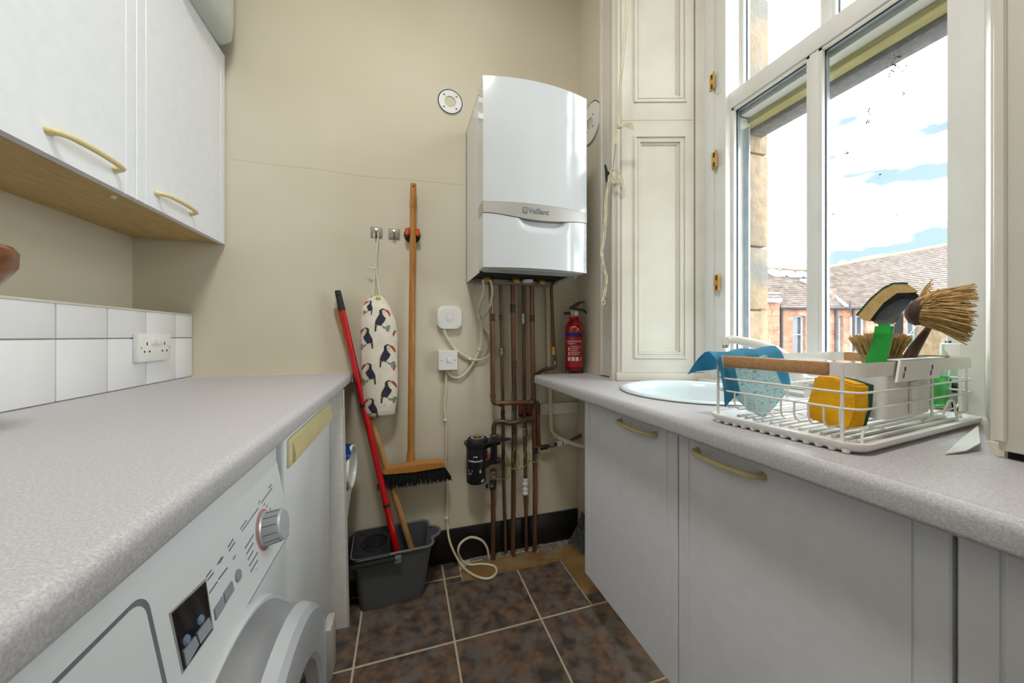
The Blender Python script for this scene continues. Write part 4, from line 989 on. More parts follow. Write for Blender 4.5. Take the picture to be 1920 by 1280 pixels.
# ---- mop pole, wooden pole, bucket
m0, m1 = P(633, 545, y=1.60), P(747, 1045, y=1.515); dv = (m1 - m0)
t = thing('mop', 'red metal mop handle with dark grey grip standing in the bucket', 'mop', m1)
obj('pole', tube(B(), [m0 + dv * .07, m0 + dv * .45], .0125, 16), 'red_mop', t); obj('pole_lower', tube(B(), [m0 + dv * .45, m1 + dv * .12], .0128, 16), 'red_mop', t)
obj('grip', tube(B(), [m0, m0 + dv * .012, m0 + dv * .03, m0 + dv * .075], [.0115, .0125, .0125, .0138], 16), 'dark_rubber', t)
obj('grip_slot', tube(B(), [m0 + dv * .018 + Vector((0, -.0135, 0)), m0 + dv * .018 + Vector((0, .0135, 0))], .0042, 10), 'void_dark', t)
q = m0 + dv * .425; obj('collar', tube(B(), [q, q + dv * .012], .0142, 16), 'dark_rubber', t)
q = m0 + dv * .80; obj('collar', tube(B(), [q, q + dv * .01], .0142, 16), 'dark_rubber', t)
bm = B()
for k in range(40):
    an = random.uniform(0, 2 * PI); r = random.uniform(.01, .05); e = m1 + dv * .12
    tube(bm, smooth_path([e + Vector((0, 0, .03)), e + Vector((math.cos(an) * r * .7, math.sin(an) * r * .7, .01)), Vector((e.x + math.cos(an) * r, e.y + math.sin(an) * r, .025))], 3), .004, 5)
obj('mop_strings', bm, 'verdigris', t, 0, 'stuff')
w0, w1 = P(631.5, 578, y=1.624), P(775, 1040, y=1.55)
tag(obj('wooden_pole', tube(B(), [w0, w0 + (w1 - w0) * 1.06], .0125, 14), 'pale_wood'), 'plain wooden pole leaning behind the red mop handle', 'pole')
t = thing('bucket', 'grey plastic mop bucket with a black wringer insert', 'bucket', (-.04, 1.52, 0))
def bkline(hx, hy, lip):
    """rounded rectangle with a pouring lip in the middle of its right side"""
    r = .03; out = []
    n = 24
    for k in range(n + 1):
        y = (hy - r) * (-1 + 2 * k / n); q = y / .042; out.append((hx + lip * .040 * (math.sqrt(1 - q * q) if abs(q) < 1 else 0), y))
    for cx, cy, a0 in ((hx - r, hy - r, 0), (-hx + r, hy - r, PI / 2), (-hx + r, -hy + r, PI), (hx - r, -hy + r, 1.5 * PI)):
        for k in range(1, 13):
            if cx > 0 and cy < 0 and k == 12: continue
            a = a0 + PI / 2 * k / 12; out.append((cx + r * math.cos(a), cy + r * math.sin(a)))
    return out
NBK = len(bkline(.1, .1, 0))
def bk(u, v, inner=0):
    x, y = bkline(.120 + .030 * v - inner, .082 + .020 * v - inner, max(0, (v - .72) / .28) ** .7)[int(round(u * NBK)) % NBK]
    ang = math.radians(3)
    return Vector((-.045 + .004 * v + x * math.cos(ang) - y * math.sin(ang), 1.520 + x * math.sin(ang) + y * math.cos(ang), .212 * v + .002))
bm = B(); N = NBK
g = surf(bm, lambda u, v: bk(u, v), N, 16, True); bm.faces.new(g[0][::-1])
gi = surf(bm, lambda u, v: bk(u, v * .97 + .03, .004), N, 16, True); bm.faces.new(gi[0])
for i in range(N): bm.faces.new((g[-1][i], g[-1][(i + 1) % N], gi[-1][(i + 1) % N], gi[-1][i]))
obj('shell', bm, 'bucket_grey', t, 50)
obj('rim', tube(B(), [bk(k / N, 1, -.003) for k in range(N)], .0052, 8, closed=True), 'bucket_rim', t, 60)
# wringer insert over the left half
def wr(x, y): return Vector((x, y, 0))
def bl(x, y, z):                              # bucket's own axes -> room
    an = math.radians(3); return Vector((-.041 + x * math.cos(an) - y * math.sin(an), 1.520 + x * math.sin(an) + y * math.cos(an), z))
def half(v, s, xr):
    """left part of the rim outline, cut at xr"""
    pts = [(x, y) for x, y in bkline(.150 - s, .102 - s, 0) if x < -.05]
    hy = .102 - s; return [bl(xr, hy, 0)] + [bl(x, y, 0) for x, y in pts] + [bl(xr, -hy, 0)]
ho = [(p.x, p.y) for p in half(1, -.007, -.012)]
bm = B(); ov = [bm.verts.new((a, b, .2185)) for a, b in ho]
cv = [bm.verts.new((-.107 + .050 * math.cos(2 * PI * k / 36), 1.512 + .058 * math.sin(2 * PI * k / 36), .2185)) for k in range(36)]
es = [bm.edges.new((ov[i], ov[(i + 1) % len(ov)])) for i in range(len(ov))] + [bm.edges.new((cv[i], cv[(i + 1) % 36])) for i in range(36)]
bmesh.ops.triangle_fill(bm, use_beauty=True, use_dissolve=False, edges=es)
r = bmesh.ops.extrude_face_region(bm, geom=bm.faces[:]); bmesh.ops.translate(bm, verts=[v for v in r['geom'] if isinstance(v, bmesh.types.BMVert)], vec=(0, 0, -.024))
obj('wringer_rim', bm, 'black_plastic', t)
bm = B()
def wc(u, v):
    a = 2 * PI * u; r = [1, .96, .80, .62][min(3, int(v * 3.001))]; z = [.2195, .214, .17, .14][min(3, int(v * 3.001))]
    return Vector((-.107 + .050 * r * math.cos(a), 1.512 + .058 * r * math.sin(a), z + .003))
g = surf(bm, wc, 36, 4, True); bm.faces.new(g[-1][::-1])
wrg = obj('wringer_cone', bm, 'dark_rubber', t, 50)
obj('wringer_rib', lathe(B(), [(.046, 0), (.052, .003), (.058, 0)], seg=36, M=Matrix.Translation((-.107, 1.512, .2195)) @ Matrix.Diagonal((1, 1.12, 1, 1))), 'black_plastic', t)
for x, y in ((-.120, 1.512), (-.092, 1.518)): obj('wringer_hole', lathe(B(), [(0, .0015), (.011, .0015), (.012, 0)], (x, y, .1432), 16), 'void_dark', wrg)
for x, y in ((-.165, 1.585), (-.165, 1.445), (-.085, 1.592), (-.09, 1.437)): obj('drain_hole', lathe(B(), [(0, .0008), (.010, .0008), (.011, 0)], (x, y, .219), 16), 'void_dark', t)
hp = [Vector((p.x, p.y, .199)) for p in half(1, -.014, .012)]
obj('carry_handle', tube(B(), hp, .0085, 8), 'black_plastic', t)
for p in (hp[0], hp[-1]):
    p = p + Vector((.004, 0, 0)); obj('handle_lug', bx(p.x - .012, p.x + .012, p.y - .008, p.y + .008, .183, .208, .002), 'bucket_rim', t)

# ---- fire extinguisher on the worktop corner
ec = P(1076, 698, z=ZR); ec = Vector((.802, 1.538, ZR))
t = thing('fire_extinguisher', 'small red fire extinguisher standing on the worktop corner', 'fire extinguisher', ec)
RE = .0425; zb2 = ZR + .008
cyl = obj('cylinder', lathe(B(), [(0, zb2), (.02, zb2), (.036, zb2 + .008), (RE, zb2 + .022), (RE, zb2 + .212), (.040, zb2 + .229), (.032, zb2 + .243), (.022, zb2 + .252), (.0205, zb2 + .258), (.026, zb2 + .259), (.027, zb2 + .268), (.021, zb2 + .270), (0, zb2 + .270)], (ec.x, ec.y, 0), 48), 'red_enamel', t, 60)
vd = Vector((ec.x, ec.y, 0)).normalized(); va = math.atan2(-vd.y, -vd.x)
def EC(a, b, q): an = va + a / RE; return Vector((ec.x + (RE + q) * math.cos(an), ec.y + (RE + q) * math.sin(an), zb2 + b))
def eband(name, a0, a1, b0, b1, m, q=.0004, par=cyl, n=10):
    bm = B(); surf(bm, lambda u, v: EC(a0 + (a1 - a0) * u, b0 + (b1 - b0) * v, q), n, 2); return obj(name, bm, m, par)
eband('blue_band', -.062, .062, .170, .190, 'blue_ink', .0003, n=24)
text('label_lettering', 'FIRE EXTINGUISHER', .0085, lambda a, b, q: EC(-.036 + a, .146 + b, .0004 + q), 'white_ink', cyl, bold=.0003)
eband('label_line', -.034, .008, .139, .1405, 'white_ink'); eband('label_line', -.034, .000, .1355, .137, 'white_ink')
for k in range(5): eband('label_line', -.016, .032 - .006 * (k % 3), .122 - k * .0092, .1245 - k * .0092, 'white_ink')
for b in (.103, .080): eband('label_figure', -.030, -.021, b, b + .017, 'white_ink')
for a in (-.032, -.012, .008): eband('class_symbol', a, a + .015, .054, .073, 'white_ink')
bm = prism(B(), [(.031, .054), (.034, .054), (.042, .072), (.039, .073)], EC, 0, .0005); obj('class_symbol', bm, 'white_ink', cyl, 0)
bm = prism(B(), [(-.014, .196), (.012, .194), (.018, .204), (.022, .200), (.024, .207), (.016, .212), (.008, .221), (-.006, .222), (-.010, .214), (-.018, .210)], EC, 0, .0005); obj('crest', bm, 'white_ink', cyl, 0)
zt2 = zb2 + .270
hx = RV                                                 # handle points along the picture plane
def EH(a, b, q=0): return Vector((ec.x, ec.y, zt2)) + hx * a + UP * b + FV * q
obj('valve', prism(B(), rrect(-.018, .018, -.002, .03, .004), lambda a, b, q: EH(a, b, q), -.011, .011), 'nickel', t)
obj('gauge', lathe(B(), [(0, .006), (.0095, .006), (.011, .003), (.011, 0)], seg=24, M=axis(EH(.008, .014, -.011), -FV)), 'white_ink', t)
obj('nozzle', tube(B(), [EH(-.016, .016), EH(-.05, .016)], .0075, 12), 'black_plastic', t)
obj('carry_handle', prism(B(), [(-.005, .022), (.02, .030), (.045, .026), (.062, .014), (.060, .022), (.048, .036), (.025, .04), (-.005, .036)], lambda a, b, q: EH(a, b, q), -.009, .009), 'black_plastic', t)
obj('squeeze_lever', prism(B(), [(-.024, .034), (.016, .038), (.016, .048), (.03, .066), (.052, .068), (.05, .074), (.026, .074), (.008, .066), (-.022, .046)], lambda a, b, q: EH(a, b, q), -.009, .009), 'black_plastic', t)
obj('safety_pin', lathe(B(), [(0, .003), (.005, .002), (.006, 0)], seg=14, M=axis(EH(.008, .048, -.0092), -FV)), 'ink_red', t)
bm = B(); rr2 = [Vector((ec.x + (RE + .002) * math.cos(2 * PI * k / 32), ec.y + (RE + .002) * math.sin(2 * PI * k / 32), ZR + .028)) for k in range(32)]
tube(bm, rr2, .002, 6, closed=True)
for k in range(4):
    an = va + PI / 4 + .3 + k * PI / 2; px_ = ec.x + (RE + .002) * math.cos(an); py_ = ec.y + (RE + .002) * math.sin(an); tube(bm, [(px_, py_, ZR + .028), (px_, py_, ZR + .001)], .002, 6)
obj('wire_stand', bm, 'black_plastic', t)
# ================================================================== RIGHT RUN
XN = .583; SKC = Vector((.915, .905)); SKR = .235
t = thing('worktop', 'pale speckled worktop under the window with the round sink cut in', 'worktop', (.85, .4, .832))
bm = B()
out = [(.60, -.9), (.60, 1.508), (.612, 1.522), (.80, 1.615), (.872, 1.634), (.872, 1.222), (.838, 1.219), (1.168, 1.112), (1.168, .402), (.872, .292), (.872, -.9)]
ov = [bm.verts.new((a, b, ZR)) for a, b in out]
cv = [bm.verts.new((SKC.x + .222 * math.cos(2 * PI * k / 48), SKC.y + .222 * math.sin(2 * PI * k / 48), ZR)) for k in range(48)]
es = [bm.edges.new((ov[i], ov[(i + 1) % len(ov)])) for i in range(len(ov))] + [bm.edges.new((cv[i], cv[(i + 1) % 48])) for i in range(48)]
bmesh.ops.triangle_fill(bm, use_beauty=True, use_dissolve=False, edges=es)
r = bmesh.ops.extrude_face_region(bm, geom=bm.faces[:])
bmesh.ops.translate(bm, verts=[v for v in r['geom'] if isinstance(v, bmesh.types.BMVert)], vec=(0, 0, -.04))
obj('top', bm, 'worktop_laminate', t, 20)
pr = worktop_profile(.602, XN, ZR - .04, ZR - .0002, .014, -1)
obj('front_edge', prism(B(), pr, lambda a, b, q: Vector((a, q, b)), -.9, 1.512), 'worktop_laminate', t)
obj('corner_edge', prism(B(), [(XN + .004, 1.506), (.6, 1.50), (.625, 1.528), (.605, 1.528), (.59, 1.520)], XY, ZR - .039, ZR - .0006), 'worktop_laminate', t)
XD = .655
def base_cab(y0, y1, hy0, hy1, label):
    t = thing('base_cabinet', label, 'cabinet', (.8, (y0 + y1) / 2, 0), 'white base cabinets under the window')
    bm = B(); x1 = .868
    box(bm, XD + .021, x1, y0 + .001, y0 + .017, .16, .70); box(bm, XD + .021, x1, y1 - .017, y1 - .001, .16, .70); box(bm, XD + .021, x1, y0, y1, .16, .176)
    box(bm, XD + .021, XD + .09, y0 + .001, y0 + .017, .16, .831); box(bm, XD + .021, XD + .09, y1 - .017, y1 - .001, .16, .831)
    for yy in (y0 + .05, y1 - .05): tube(bm, [(x1 - .04, yy, 0), (x1 - .04, yy, .162)], .015, 10)
    obj('carcass', bm, 'white_board', t)
    dr = obj('door', grooved_door(XD, .019, y0 + .0018, y1 - .0018, .163, .818, -1), 'melamine', t)
    dhandle(dr, (XD, hy0, .788), (XD, hy1, .788), (-1, 0, 0))
base_cab(.704, 1.172, .7818, .9388, 'white base cabinet at the pipe end of the right worktop')
base_cab(.248, .703, .4888, .6422, 'white base cabinet below the dish rack')
base_cab(-.25, .247, .0, .15, 'white base cabinet below the low architrave')
# ---- sink and tap
t = thing('sink', 'round pale enamel sink set in the worktop', 'sink', (SKC.x, SKC.y, ZR - .14))
obj('bowl', lathe(B(), [(SKR, .0002), (SKR + .002, .004), (SKR - .004, .009), (SKR - .018, .009), (SKR - .028, .003), (.2, -.02), (.185, -.11), (.15, -.138), (.03, -.142), (.028, -.146), (.15, -.144), (.19, -.115), (.206, -.02), (.212, -.004)], (SKC.x, SKC.y, ZR), 72), 'sink_enamel', t, 50)
obj('waste', lathe(B(), [(0, .003), (.018, .003), (.026, .006), (.032, .002), (.032, -.004), (0, -.004)], (SKC.x, SKC.y, ZR - .14), 24), 'chrome', t)
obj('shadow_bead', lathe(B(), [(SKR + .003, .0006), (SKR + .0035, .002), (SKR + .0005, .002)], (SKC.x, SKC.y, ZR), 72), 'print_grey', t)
bc = Vector((1.075, .655, ZR))
t = thing('mixer_tap', 'white swan-neck mixer tap behind the dish rack', 'tap', bc)
obj('base', lathe(B(), [(0, 0), (.031, 0), (.031, .006), (.026, .012), (.024, .055), (.02, .07), (0, .072)], bc, 28), 'tap_white', t)
obj('chrome_ring', lathe(B(), [(.0245, .046), (.027, .048), (.027, .052), (.0245, .054)], bc, 28), 'chrome', t)
sp = smooth_path([bc + Vector((0, 0, .05)), P(1503, 712, d=.985), P(1490, 690, d=1.0), P(1470, 668, d=1.03), P(1440, 652, d=1.06), P(1405, 642, d=1.09), P(1375, 636.5, d=1.11), P(1362, 637, d=1.12)], 6)
n = len(sp); obj('spout', tube(B(), sp, [.02 - .009 * (i / n) for i in range(n)], 14), 'tap_white', t, 60)
e = P(1361, 637, d=1.12); obj('spout_tip', tube(B(), [e + Vector((0, 0, .008)), e - Vector((0, 0, .016))], .0125, 14), 'tap_white', t); obj('aerator', tube(B(), [e - Vector((0, 0, .016)), e - Vector((0, 0, .026))], .0105, 14), 'chrome', t)
obj('lever', tube(B(), [bc + Vector((.0, -.02, .05)), bc + Vector((-.012, -.055, .062))], [.008, .006], 10), 'chrome', t)
# ---- dish rack
B0 = Vector((.668, .350, 0)); ra = math.radians(6); av = Vector((math.cos(ra), math.sin(ra), 0)); bv = Vector((-math.sin(ra), math.cos(ra), 0))
def RK(a, b, z): return B0 + av * a + bv * b + UP * z
LA, LB = .468, .236
t = thing('drip_tray', 'white plastic drip tray with ribs under the dish rack', 'tray', RK(LA / 2, LB / 2, ZR))
bm = B(); o1 = rrect(-.014, LA + .012, -.012, LB + .012, .03, 6); o2 = rrect(-.006, LA + .004, -.004, LB + .004, .026, 6); o3 = rrect(.002, LA - .004, .004, LB - .004, .022, 6)
lay = [(o3, ZR + .001), (o2, ZR + .003), (o1, ZR + .012), (o1, ZR + .0175), (o2, ZR + .0175), (o3, ZR + .008)]
rings = [[bm.verts.new(RK(a, b, z)) for a, b in o] for o, z in lay]
for A, D in zip(rings, rings[1:]):
    for j in range(len(o1)): bm.faces.new((A[j], A[(j + 1) % len(o1)], D[(j + 1) % len(o1)], D[j]))
bm.faces.new(rings[0][::-1]); bm.faces.new(rings[-1]); obj('tray_body', bm, 'tray_white', t, 50)
for k in range(13):
    b = .02 + k * .0165; obj('rib', box(B(), .05, LA - .02, b - .0035, b + .0035, ZR + .007, ZR + .0125, .0015, 1, M=lambda v: RK(v.x, v.y, v.z)), 'tray_white', t)
for k in range(13):
    b = .012 + k * .0175; obj('foot_scallop', lathe(B(), [(0, 0), (.005, .001), (.006, .008), (0, .009)], RK(-.006, b, ZR + .0004), 10), 'tray_white', t)
bm = B()
for k in range(60):
    p = RK(random.uniform(.008, .045), random.uniform(.02, .2), ZR + .0081); lathe(bm, [(0, .0008), (.0022, .0004), (.0026, 0)], p, 6)
obj('grip_dots', bm, 'tray_white', t, 0, 'stuff')
obj('limescale', prism(B(), [(.05, .002), (.11, .004), (.16, .010), (.10, .012), (.045, .010)], RK, ZR + .0085, ZR + .009), 'tray_stain', t, 0)
t = thing('dish_rack', 'white wire dish rack with pale wooden end handles', 'dish rack', RK(LA / 2, LB / 2, ZR + .009))
ZT = 1.013; HT = .023
path = rrect(0, LA, 0, LB, .03, 6)
bm = B(); nP = len(path)
oo = rrect(-.001, LA + .001, -.001, LB + .001, .031, 6)
lay = [(path, ZT - HT), (path, ZT), (oo, ZT), (oo, ZT - HT)]
rings = [[bm.verts.new(RK(a, b, z)) for a, b in o] for o, z in lay]
for q in range(4):
    A, D = rings[q], rings[(q + 1) % 4]
    for j in range(nP): bm.faces.new((A[j], A[(j + 1) % nP], D[(j + 1) % nP], D[j]))
obj('rail_band', bm, 'wire_white', t)
for a0 in (-.007, LA - .005): obj('wooden_handle', box(B(), a0, a0 + .012, .035, LB - .022, ZT - HT + .001, ZT + .001, .004, 2, M=lambda v: RK(v.x, v.y, v.z)), 'beech', t)
for z in (.966, .940):
    obj('hoop_wire', tube(B(), [RK(a, b, z) for a, b in rrect(0, LA, 0, LB, .025, 5)], .0019, 8, closed=True), 'wire_white', t)
for k in range(10):
    b = .022 + k * .0213
    pts = [RK(*p) for p in ((0, b, .940), (0, b, .918), (.004, b, .909), (.014, b, .904), (.06, b, .902), (LA - .06, b, .902), (LA - .014, b, .904), (LA - .004, b, .909), (LA, b, .918), (LA, b, .940))]
    obj('bottom_wire', tube(B(), pts, .0016, 6), 'wire_white', t)
for a in (.10, .34): obj('cross_wire', tube(B(), [RK(a, .006, .900), RK(a, LB - .006, .900)], .0018, 6), 'wire_white', t)
for a, b in ((.002, .02), (.002, LB - .006), (LA - .002, .02), (LA - .002, LB - .006)):
    obj('corner_post', tube(B(), [RK(a, b, ZT - .004), RK(a, b, ZR + .012)], .0026, 8), 'wire_white', t)
for a in (.26, .42): obj('side_post', tube(B(), [RK(a, .0, ZT - HT), RK(a, .0, .905), RK(a - .02, .006, .90)], .0022, 8), 'wire_white', t)
for a in (.26, .42): obj('side_post', tube(B(), [RK(a, LB, ZT - HT), RK(a, LB, .905)], .0022, 8), 'wire_white', t)
obj('foot_wire', tube(B(), elbow([RK(.022, .004, ZR + .012), RK(.022, .004, .906), RK(.12, .006, .906), RK(.30, .006, .904)], .012), .002, 8), 'wire_white', t)
obj('foot_wire', tube(B(), elbow([RK(.33, .006, .904), RK(.345, .002, .93), RK(.36, .0, .93), RK(.375, .0, ZR + .012)], .01), .002, 8), 'wire_white', t)
# cutlery caddy
t = thing('cutlery_caddy', 'white plastic caddy hooked inside the dish rack rail', 'caddy', RK(.14, .03, .915))
bm = B(); oA = rrect(.098, .285, .005, .048, .012, 5); oB = rrect(.101, .282, .008, .045, .010, 5)
tp2 = lambda o, k: [(.19 + (a - .19) * k, .026 + (b - .026) * k) for a, b in o]
lay = [(tp2(oA, .93), .914), (oA, 1.0), (oB, 1.0), (tp2(oB, .93), .917)]
rings = [[bm.verts.new(RK(a, b, z)) for a, b in o] for o, z in lay]
for A, D in zip(rings, rings[1:]):
    for j in range(len(oA)): bm.faces.new((A[j], A[(j + 1) % len(oA)], D[(j + 1) % len(oA)], D[j]))
bm.faces.new(rings[0][::-1]); bm.faces.new(rings[-1]); obj('caddy_body', bm, 'tray_white', t)
obj('divider', box(B(), .188, .192, .009, .044, .918, .992, M=lambda v: RK(v.x, v.y, v.z)), 'tray_white', t)
bm = B(); prism(bm, [(.118, ZT + .002), (.290, ZT + .002), (.268, .979), (.106, .979)], lambda a, b, q: RK(a, q, b), -.007, -.004)
prism(bm, [(.118, ZT + .001), (.290, ZT + .001), (.290, ZT + .003), (.118, ZT + .003)], lambda a, b, q: RK(a, q, b), -.007, .009)
fg = obj('hanging_flange', bm, 'tray_white', t)
for a in (.128, .232):
    obj('keyhole', prism(B(), rrect(a - .003, a + .003, .985, .995, .0028), lambda u, v, q: RK(u + (v - .99) * .35, q, v), -.0076, -.0066), 'print_grey', fg, 0)
    obj('keyhole', prism(B(), rrect(a + .001, a + .006, .996, 1.004, .002), lambda u, v, q: RK(u + (v - .99) * .2, q, v), -.0076, -.0066), 'gasket', fg, 0)
obj('caddy_rib', box(B(), .185, .215, .001, .006, .918, .976, .002, M=lambda v: RK(v.x, v.y, v.z)), 'tray_white', t)
# ---- things in the rack
def facing(px):
    n = ray(px, YH); n = Vector((n.x, n.y, 0)).normalized(); return n, Vector((n.y, -n.x, 0))
def slab(name, pts, d, th, m, parent=None, dv=None, k=0, p0=0, bev=0, ky=0, y0=0, pc=None):
    """flat piece outlined by pixels at depth d (k tilts it with px, ky with py), thickness along dv"""
    pc = pc or sum(p[0] for p in pts) / len(pts)
    nn, rr_ = facing(pc); c0 = P(pc, YH, d=d); dv = dv or nn
    nn = (nn + rr_ * k).normalized()
    def T(a, b, q):
        r_ = ray(a, b); tt = (c0 - Vector((0, 0, H))).dot(nn) / r_.dot(nn); return Vector((0, 0, H)) + r_ * tt + dv * q
    bm = prism(B(), pts, T, 0, th)
    if bev: bmesh.ops.bevel(bm, geom=[e for e in bm.edges], offset=bev, segments=2, affect='EDGES')
    return obj(name, bm, m, parent)
t = thing('washing_sponge', 'yellow sponge with green scourer leaning in the dish rack', 'sponge', P(1560, 800, d=.60))
nS, rS = facing(1560); dv = (nS * .75 + rS * .66).normalized()
slab('foam', [(1526, 704), (1566, 709), (1606, 722), (1603, 765), (1596, 800), (1587, 807), (1550, 797), (1509, 782), (1513, 760)], .60, .026, 'yellow_sponge', t, dv, bev=.003, pc=1560)
slab('scourer', [(1526, 704), (1566, 709), (1606, 722), (1603, 765), (1592, 800), (1550, 797), (1513, 780), (1513, 760)], .60, .006, 'scourer_green', t, dv, pc=1560).location += dv * .0265
bm = B()
def cl2(u, v):                                # cloth over the far rail
    a = -.016 + .225 * u
    prof_ = [(.292, .966), (.284, .982), (.268, 1.002), (.248, 1.018), (.234, 1.021), (.222, 1.008), (.214, .98), (.208, .945), (.204, .910)]
    s = v * 8; i = min(int(s), 7); f = s - i
    b = prof_[i][0] * (1 - f) + prof_[i + 1][0] * f; z = prof_[i][1] * (1 - f) + prof_[i + 1][1] * f
    k = max(0, 1 - u * 1.0)
    if v < .45: b = .24 + (b - .24) * (.35 + .65 * k); z = 1.021 + (z - 1.021) * (.5 + .5 * k)
    else: z = max(z, .905 + .03 * abs(math.sin(u * 5)))
    return RK(a + .004 * math.sin(v * 9), b + .003 * math.sin(u * 17), z + .002 * math.sin(u * 13 + v * 4) + .010 * u)
surf(bm, cl2, 40, 34); bmesh.ops.solidify(bm, geom=bm.faces, thickness=.003)
tag(obj('dish_cloth', bm, 'blue_cloth'), 'blue woven dish cloth draped over the rack rail by the sink', 'cloth')
bmname = slab('sponge_cloth', [(1364, 692), (1400, 680), (1436, 664), (1452, 690), (1474, 737), (1452, 764), (1432, 784), (1405, 770), (1380, 748), (1372, 720)], .715, .009, 'blue_sponge', None, k=.25, bev=.002)
tag(bmname, 'pale blue speckled sponge cloth propped inside the rack', 'sponge cloth')
# dish wand
t = thing('dish_wand', 'dish wand with green liquid handle and sponge head', 'dish wand', P(1645, 690, d=.612))
D = .612; TH2 = .022
slab('liquid_handle', [(1614, 694), (1622, 676), (1632, 648), (1638, 625), (1641, 607), (1676, 607), (1673, 630), (1668, 655), (1662, 680), (1659, 694)], D, TH2, 'green_liquid', t, bev=.004, pc=1660)
slab('handle_edge', [(1659, 694), (1662, 680), (1668, 655), (1673, 630), (1676, 607), (1678.5, 607), (1675.5, 630), (1670.5, 655), (1664.5, 680), (1661.5, 694)], D - .001, TH2 + .002, 'clear_plastic', t, pc=1660)
slab('neck', [(1641, 607), (1636, 599), (1648, 585), (1668, 567), (1692, 556), (1714, 559), (1702, 572), (1690, 588), (1680, 606)], D, TH2, 'wand_grey', t, bev=.002, pc=1660)
slab('clear_collar', [(1640, 608), (1636, 600), (1662, 600), (1682, 588), (1694, 578), (1680, 608)], D - .002, TH2 + .004, 'clear_plastic', t, pc=1660)
slab('pad_holder', [(1631, 600), (1640, 588), (1657, 567), (1682, 549), (1716, 548), (1724, 555), (1714, 561), (1692, 556), (1668, 567), (1650, 583), (1637, 602)], D - .012, .046, 'black_plastic', t, pc=1660)
slab('sponge_pad', [(1607, 592), (1632, 562), (1655, 542), (1676, 531.5), (1702, 532), (1721, 546), (1716, 548), (1682, 549), (1657, 567), (1640, 588), (1631, 601), (1616, 598)], D - .016, .054, 'sponge_beige', t, pc=1660)
slab('scourer', [(1604.5, 590), (1630, 560), (1654, 539.5), (1675, 529), (1703, 529.5), (1702, 532), (1676, 531.5), (1655, 542), (1632, 562), (1607, 592)], D - .0165, .055, 'scourer_green', t, pc=1660)
# long-bristled brush
t = thing('bottle_brush', 'wooden dish brush with long splayed fibre bristles', 'brush', P(1688, 690, d=.69))
hc_ = P(1716, 582, d=.665); nB, QV = facing(1720); bd = (QV * .98 + UP * .02 - nB * .12).normalized()
obj('head', lathe(B(), [(0, -.012), (.015, -.010), (.025, -.002), (.028, .006), (.026, .012), (0, .013)], seg=26, M=axis(hc_, (QV * .93 - UP * .22 - nB * .2).normalized())), 'dark_wood', t)
obj('handle', tube(B(), [hc_ + QV * .02 - UP * .026 + nB * .008, P(1737, 620, d=.675), P(1713, 655, d=.685), P(1692, 694, d=.69)], [.004, .0055, .009, .011], 12), 'dark_wood', t)
bm = B()
for k in range(520):
    an = random.uniform(0, 2 * PI); r0 = math.sqrt(random.random()) * .026
    o_ = hc_ + bd * .004 + UP * (math.sin(an) * r0) + nB * math.cos(an) * r0
    up_t = random.random() < .07
    ln = random.uniform(.048, .070) if not up_t else random.uniform(.03, .042)
    cl_ = round(an * 5) / 5                    # fibres clump together
    dr_ = (QV * (1 if not up_t else .5) + UP * (math.sin(cl_) * .42 - .14 + random.uniform(-.07, .07) + (.75 if up_t else 0)) + nB * (math.cos(cl_) * .30 + random.uniform(-.08, .08))).normalized()
    m_ = o_ + dr_ * ln * .5 + UP * random.uniform(-.002, .003); e_ = o_ + dr_ * ln - UP * random.uniform(0, .006)
    tube(bm, [o_, m_, e_], [.0013, .0013, .0008], 4)
obj('bristles', bm, 'bristle_tan', t, 0, 'stuff')
# short round brush
t = thing('scrubbing_brush', 'round dish brush with short upright fibre bristles', 'brush', P(1650, 690, d=.69))
bcn = P(1650, 668, d=.685)
obj('head', lathe(B(), [(0, -.03), (.02, -.028), (.027, -.01), (.03, .004), (.0, .006)], bcn, 24), 'pale_wood', t)
bm = B()
for k in range(330):
    an = random.uniform(0, 2 * PI); q = math.sqrt(random.random()); o_ = bcn + Vector((math.cos(an), math.sin(an), 0)) * q * .027
    e_ = o_ + Vector((math.cos(an) * q * .017 + random.uniform(-.002, .002), math.sin(an) * q * .017, .044 + random.uniform(-.005, .004) - .006 * q * q))
    tube(bm, [o_, e_], [.0013, .0011], 4)
obj('bristles', bm, 'bristle_tan', t, 0, 'stuff')
t = slab('spatula', [(1694, 586), (1693.5, 629), (1684, 638), (1672, 660), (1668, 690), (1660, 690), (1672, 640), (1676, 612), (1686, 592)], .705, .003, 'wand_grey', None)
tag(t, 'dark grey flat scraper blade behind the green dish wand', 'scraper')
# bottles standing in the rack
def bottle_frame(px, d): q = P(px, 700, d=d); return Vector((q.x, q.y, 0))
c = bottle_frame(1738, .765); zf = .9045
t = thing('soap_bottle', 'clear bottle with green washing liquid in the rack', 'bottle', (c.x, c.y, zf))
def zpx(py, d): return H + (YH - py) / F * d
prof_ = [(0, zf), (.028, zf), (.031, zf + .005), (.0315, zpx(700, .765)), (.033, zpx(678, .765)), (.030, zpx(664, .765)), (.026, zpx(655, .765)), (.0265, zpx(648, .765)), (.030, zpx(640, .765)), (.027, zpx(628, .765)), (.020, zpx(616, .765)), (.012, zpx(608, .765)), (.012, zpx(598, .765))]
obj('bottle_shell', lathe(B(), prof_, c, 32), 'clear_plastic', t, 60)
obj('liquid', lathe(B(), [(0, zf + .002), (.027, zf + .002), (.0298, zf + .006), (.0298, zpx(702, .765)), (0, zpx(702, .765))], c, 32), 'green_liquid', t, 60)
obj('cap', lathe(B(), [(.013, zpx(606, .765)), (.0135, zpx(590, .765)), (.006, zpx(588, .765)), (.005, zpx(580, .765)), (0, zpx(580, .765))], c, 20), 'white_plastic', t)
c = bottle_frame(1796, .80)
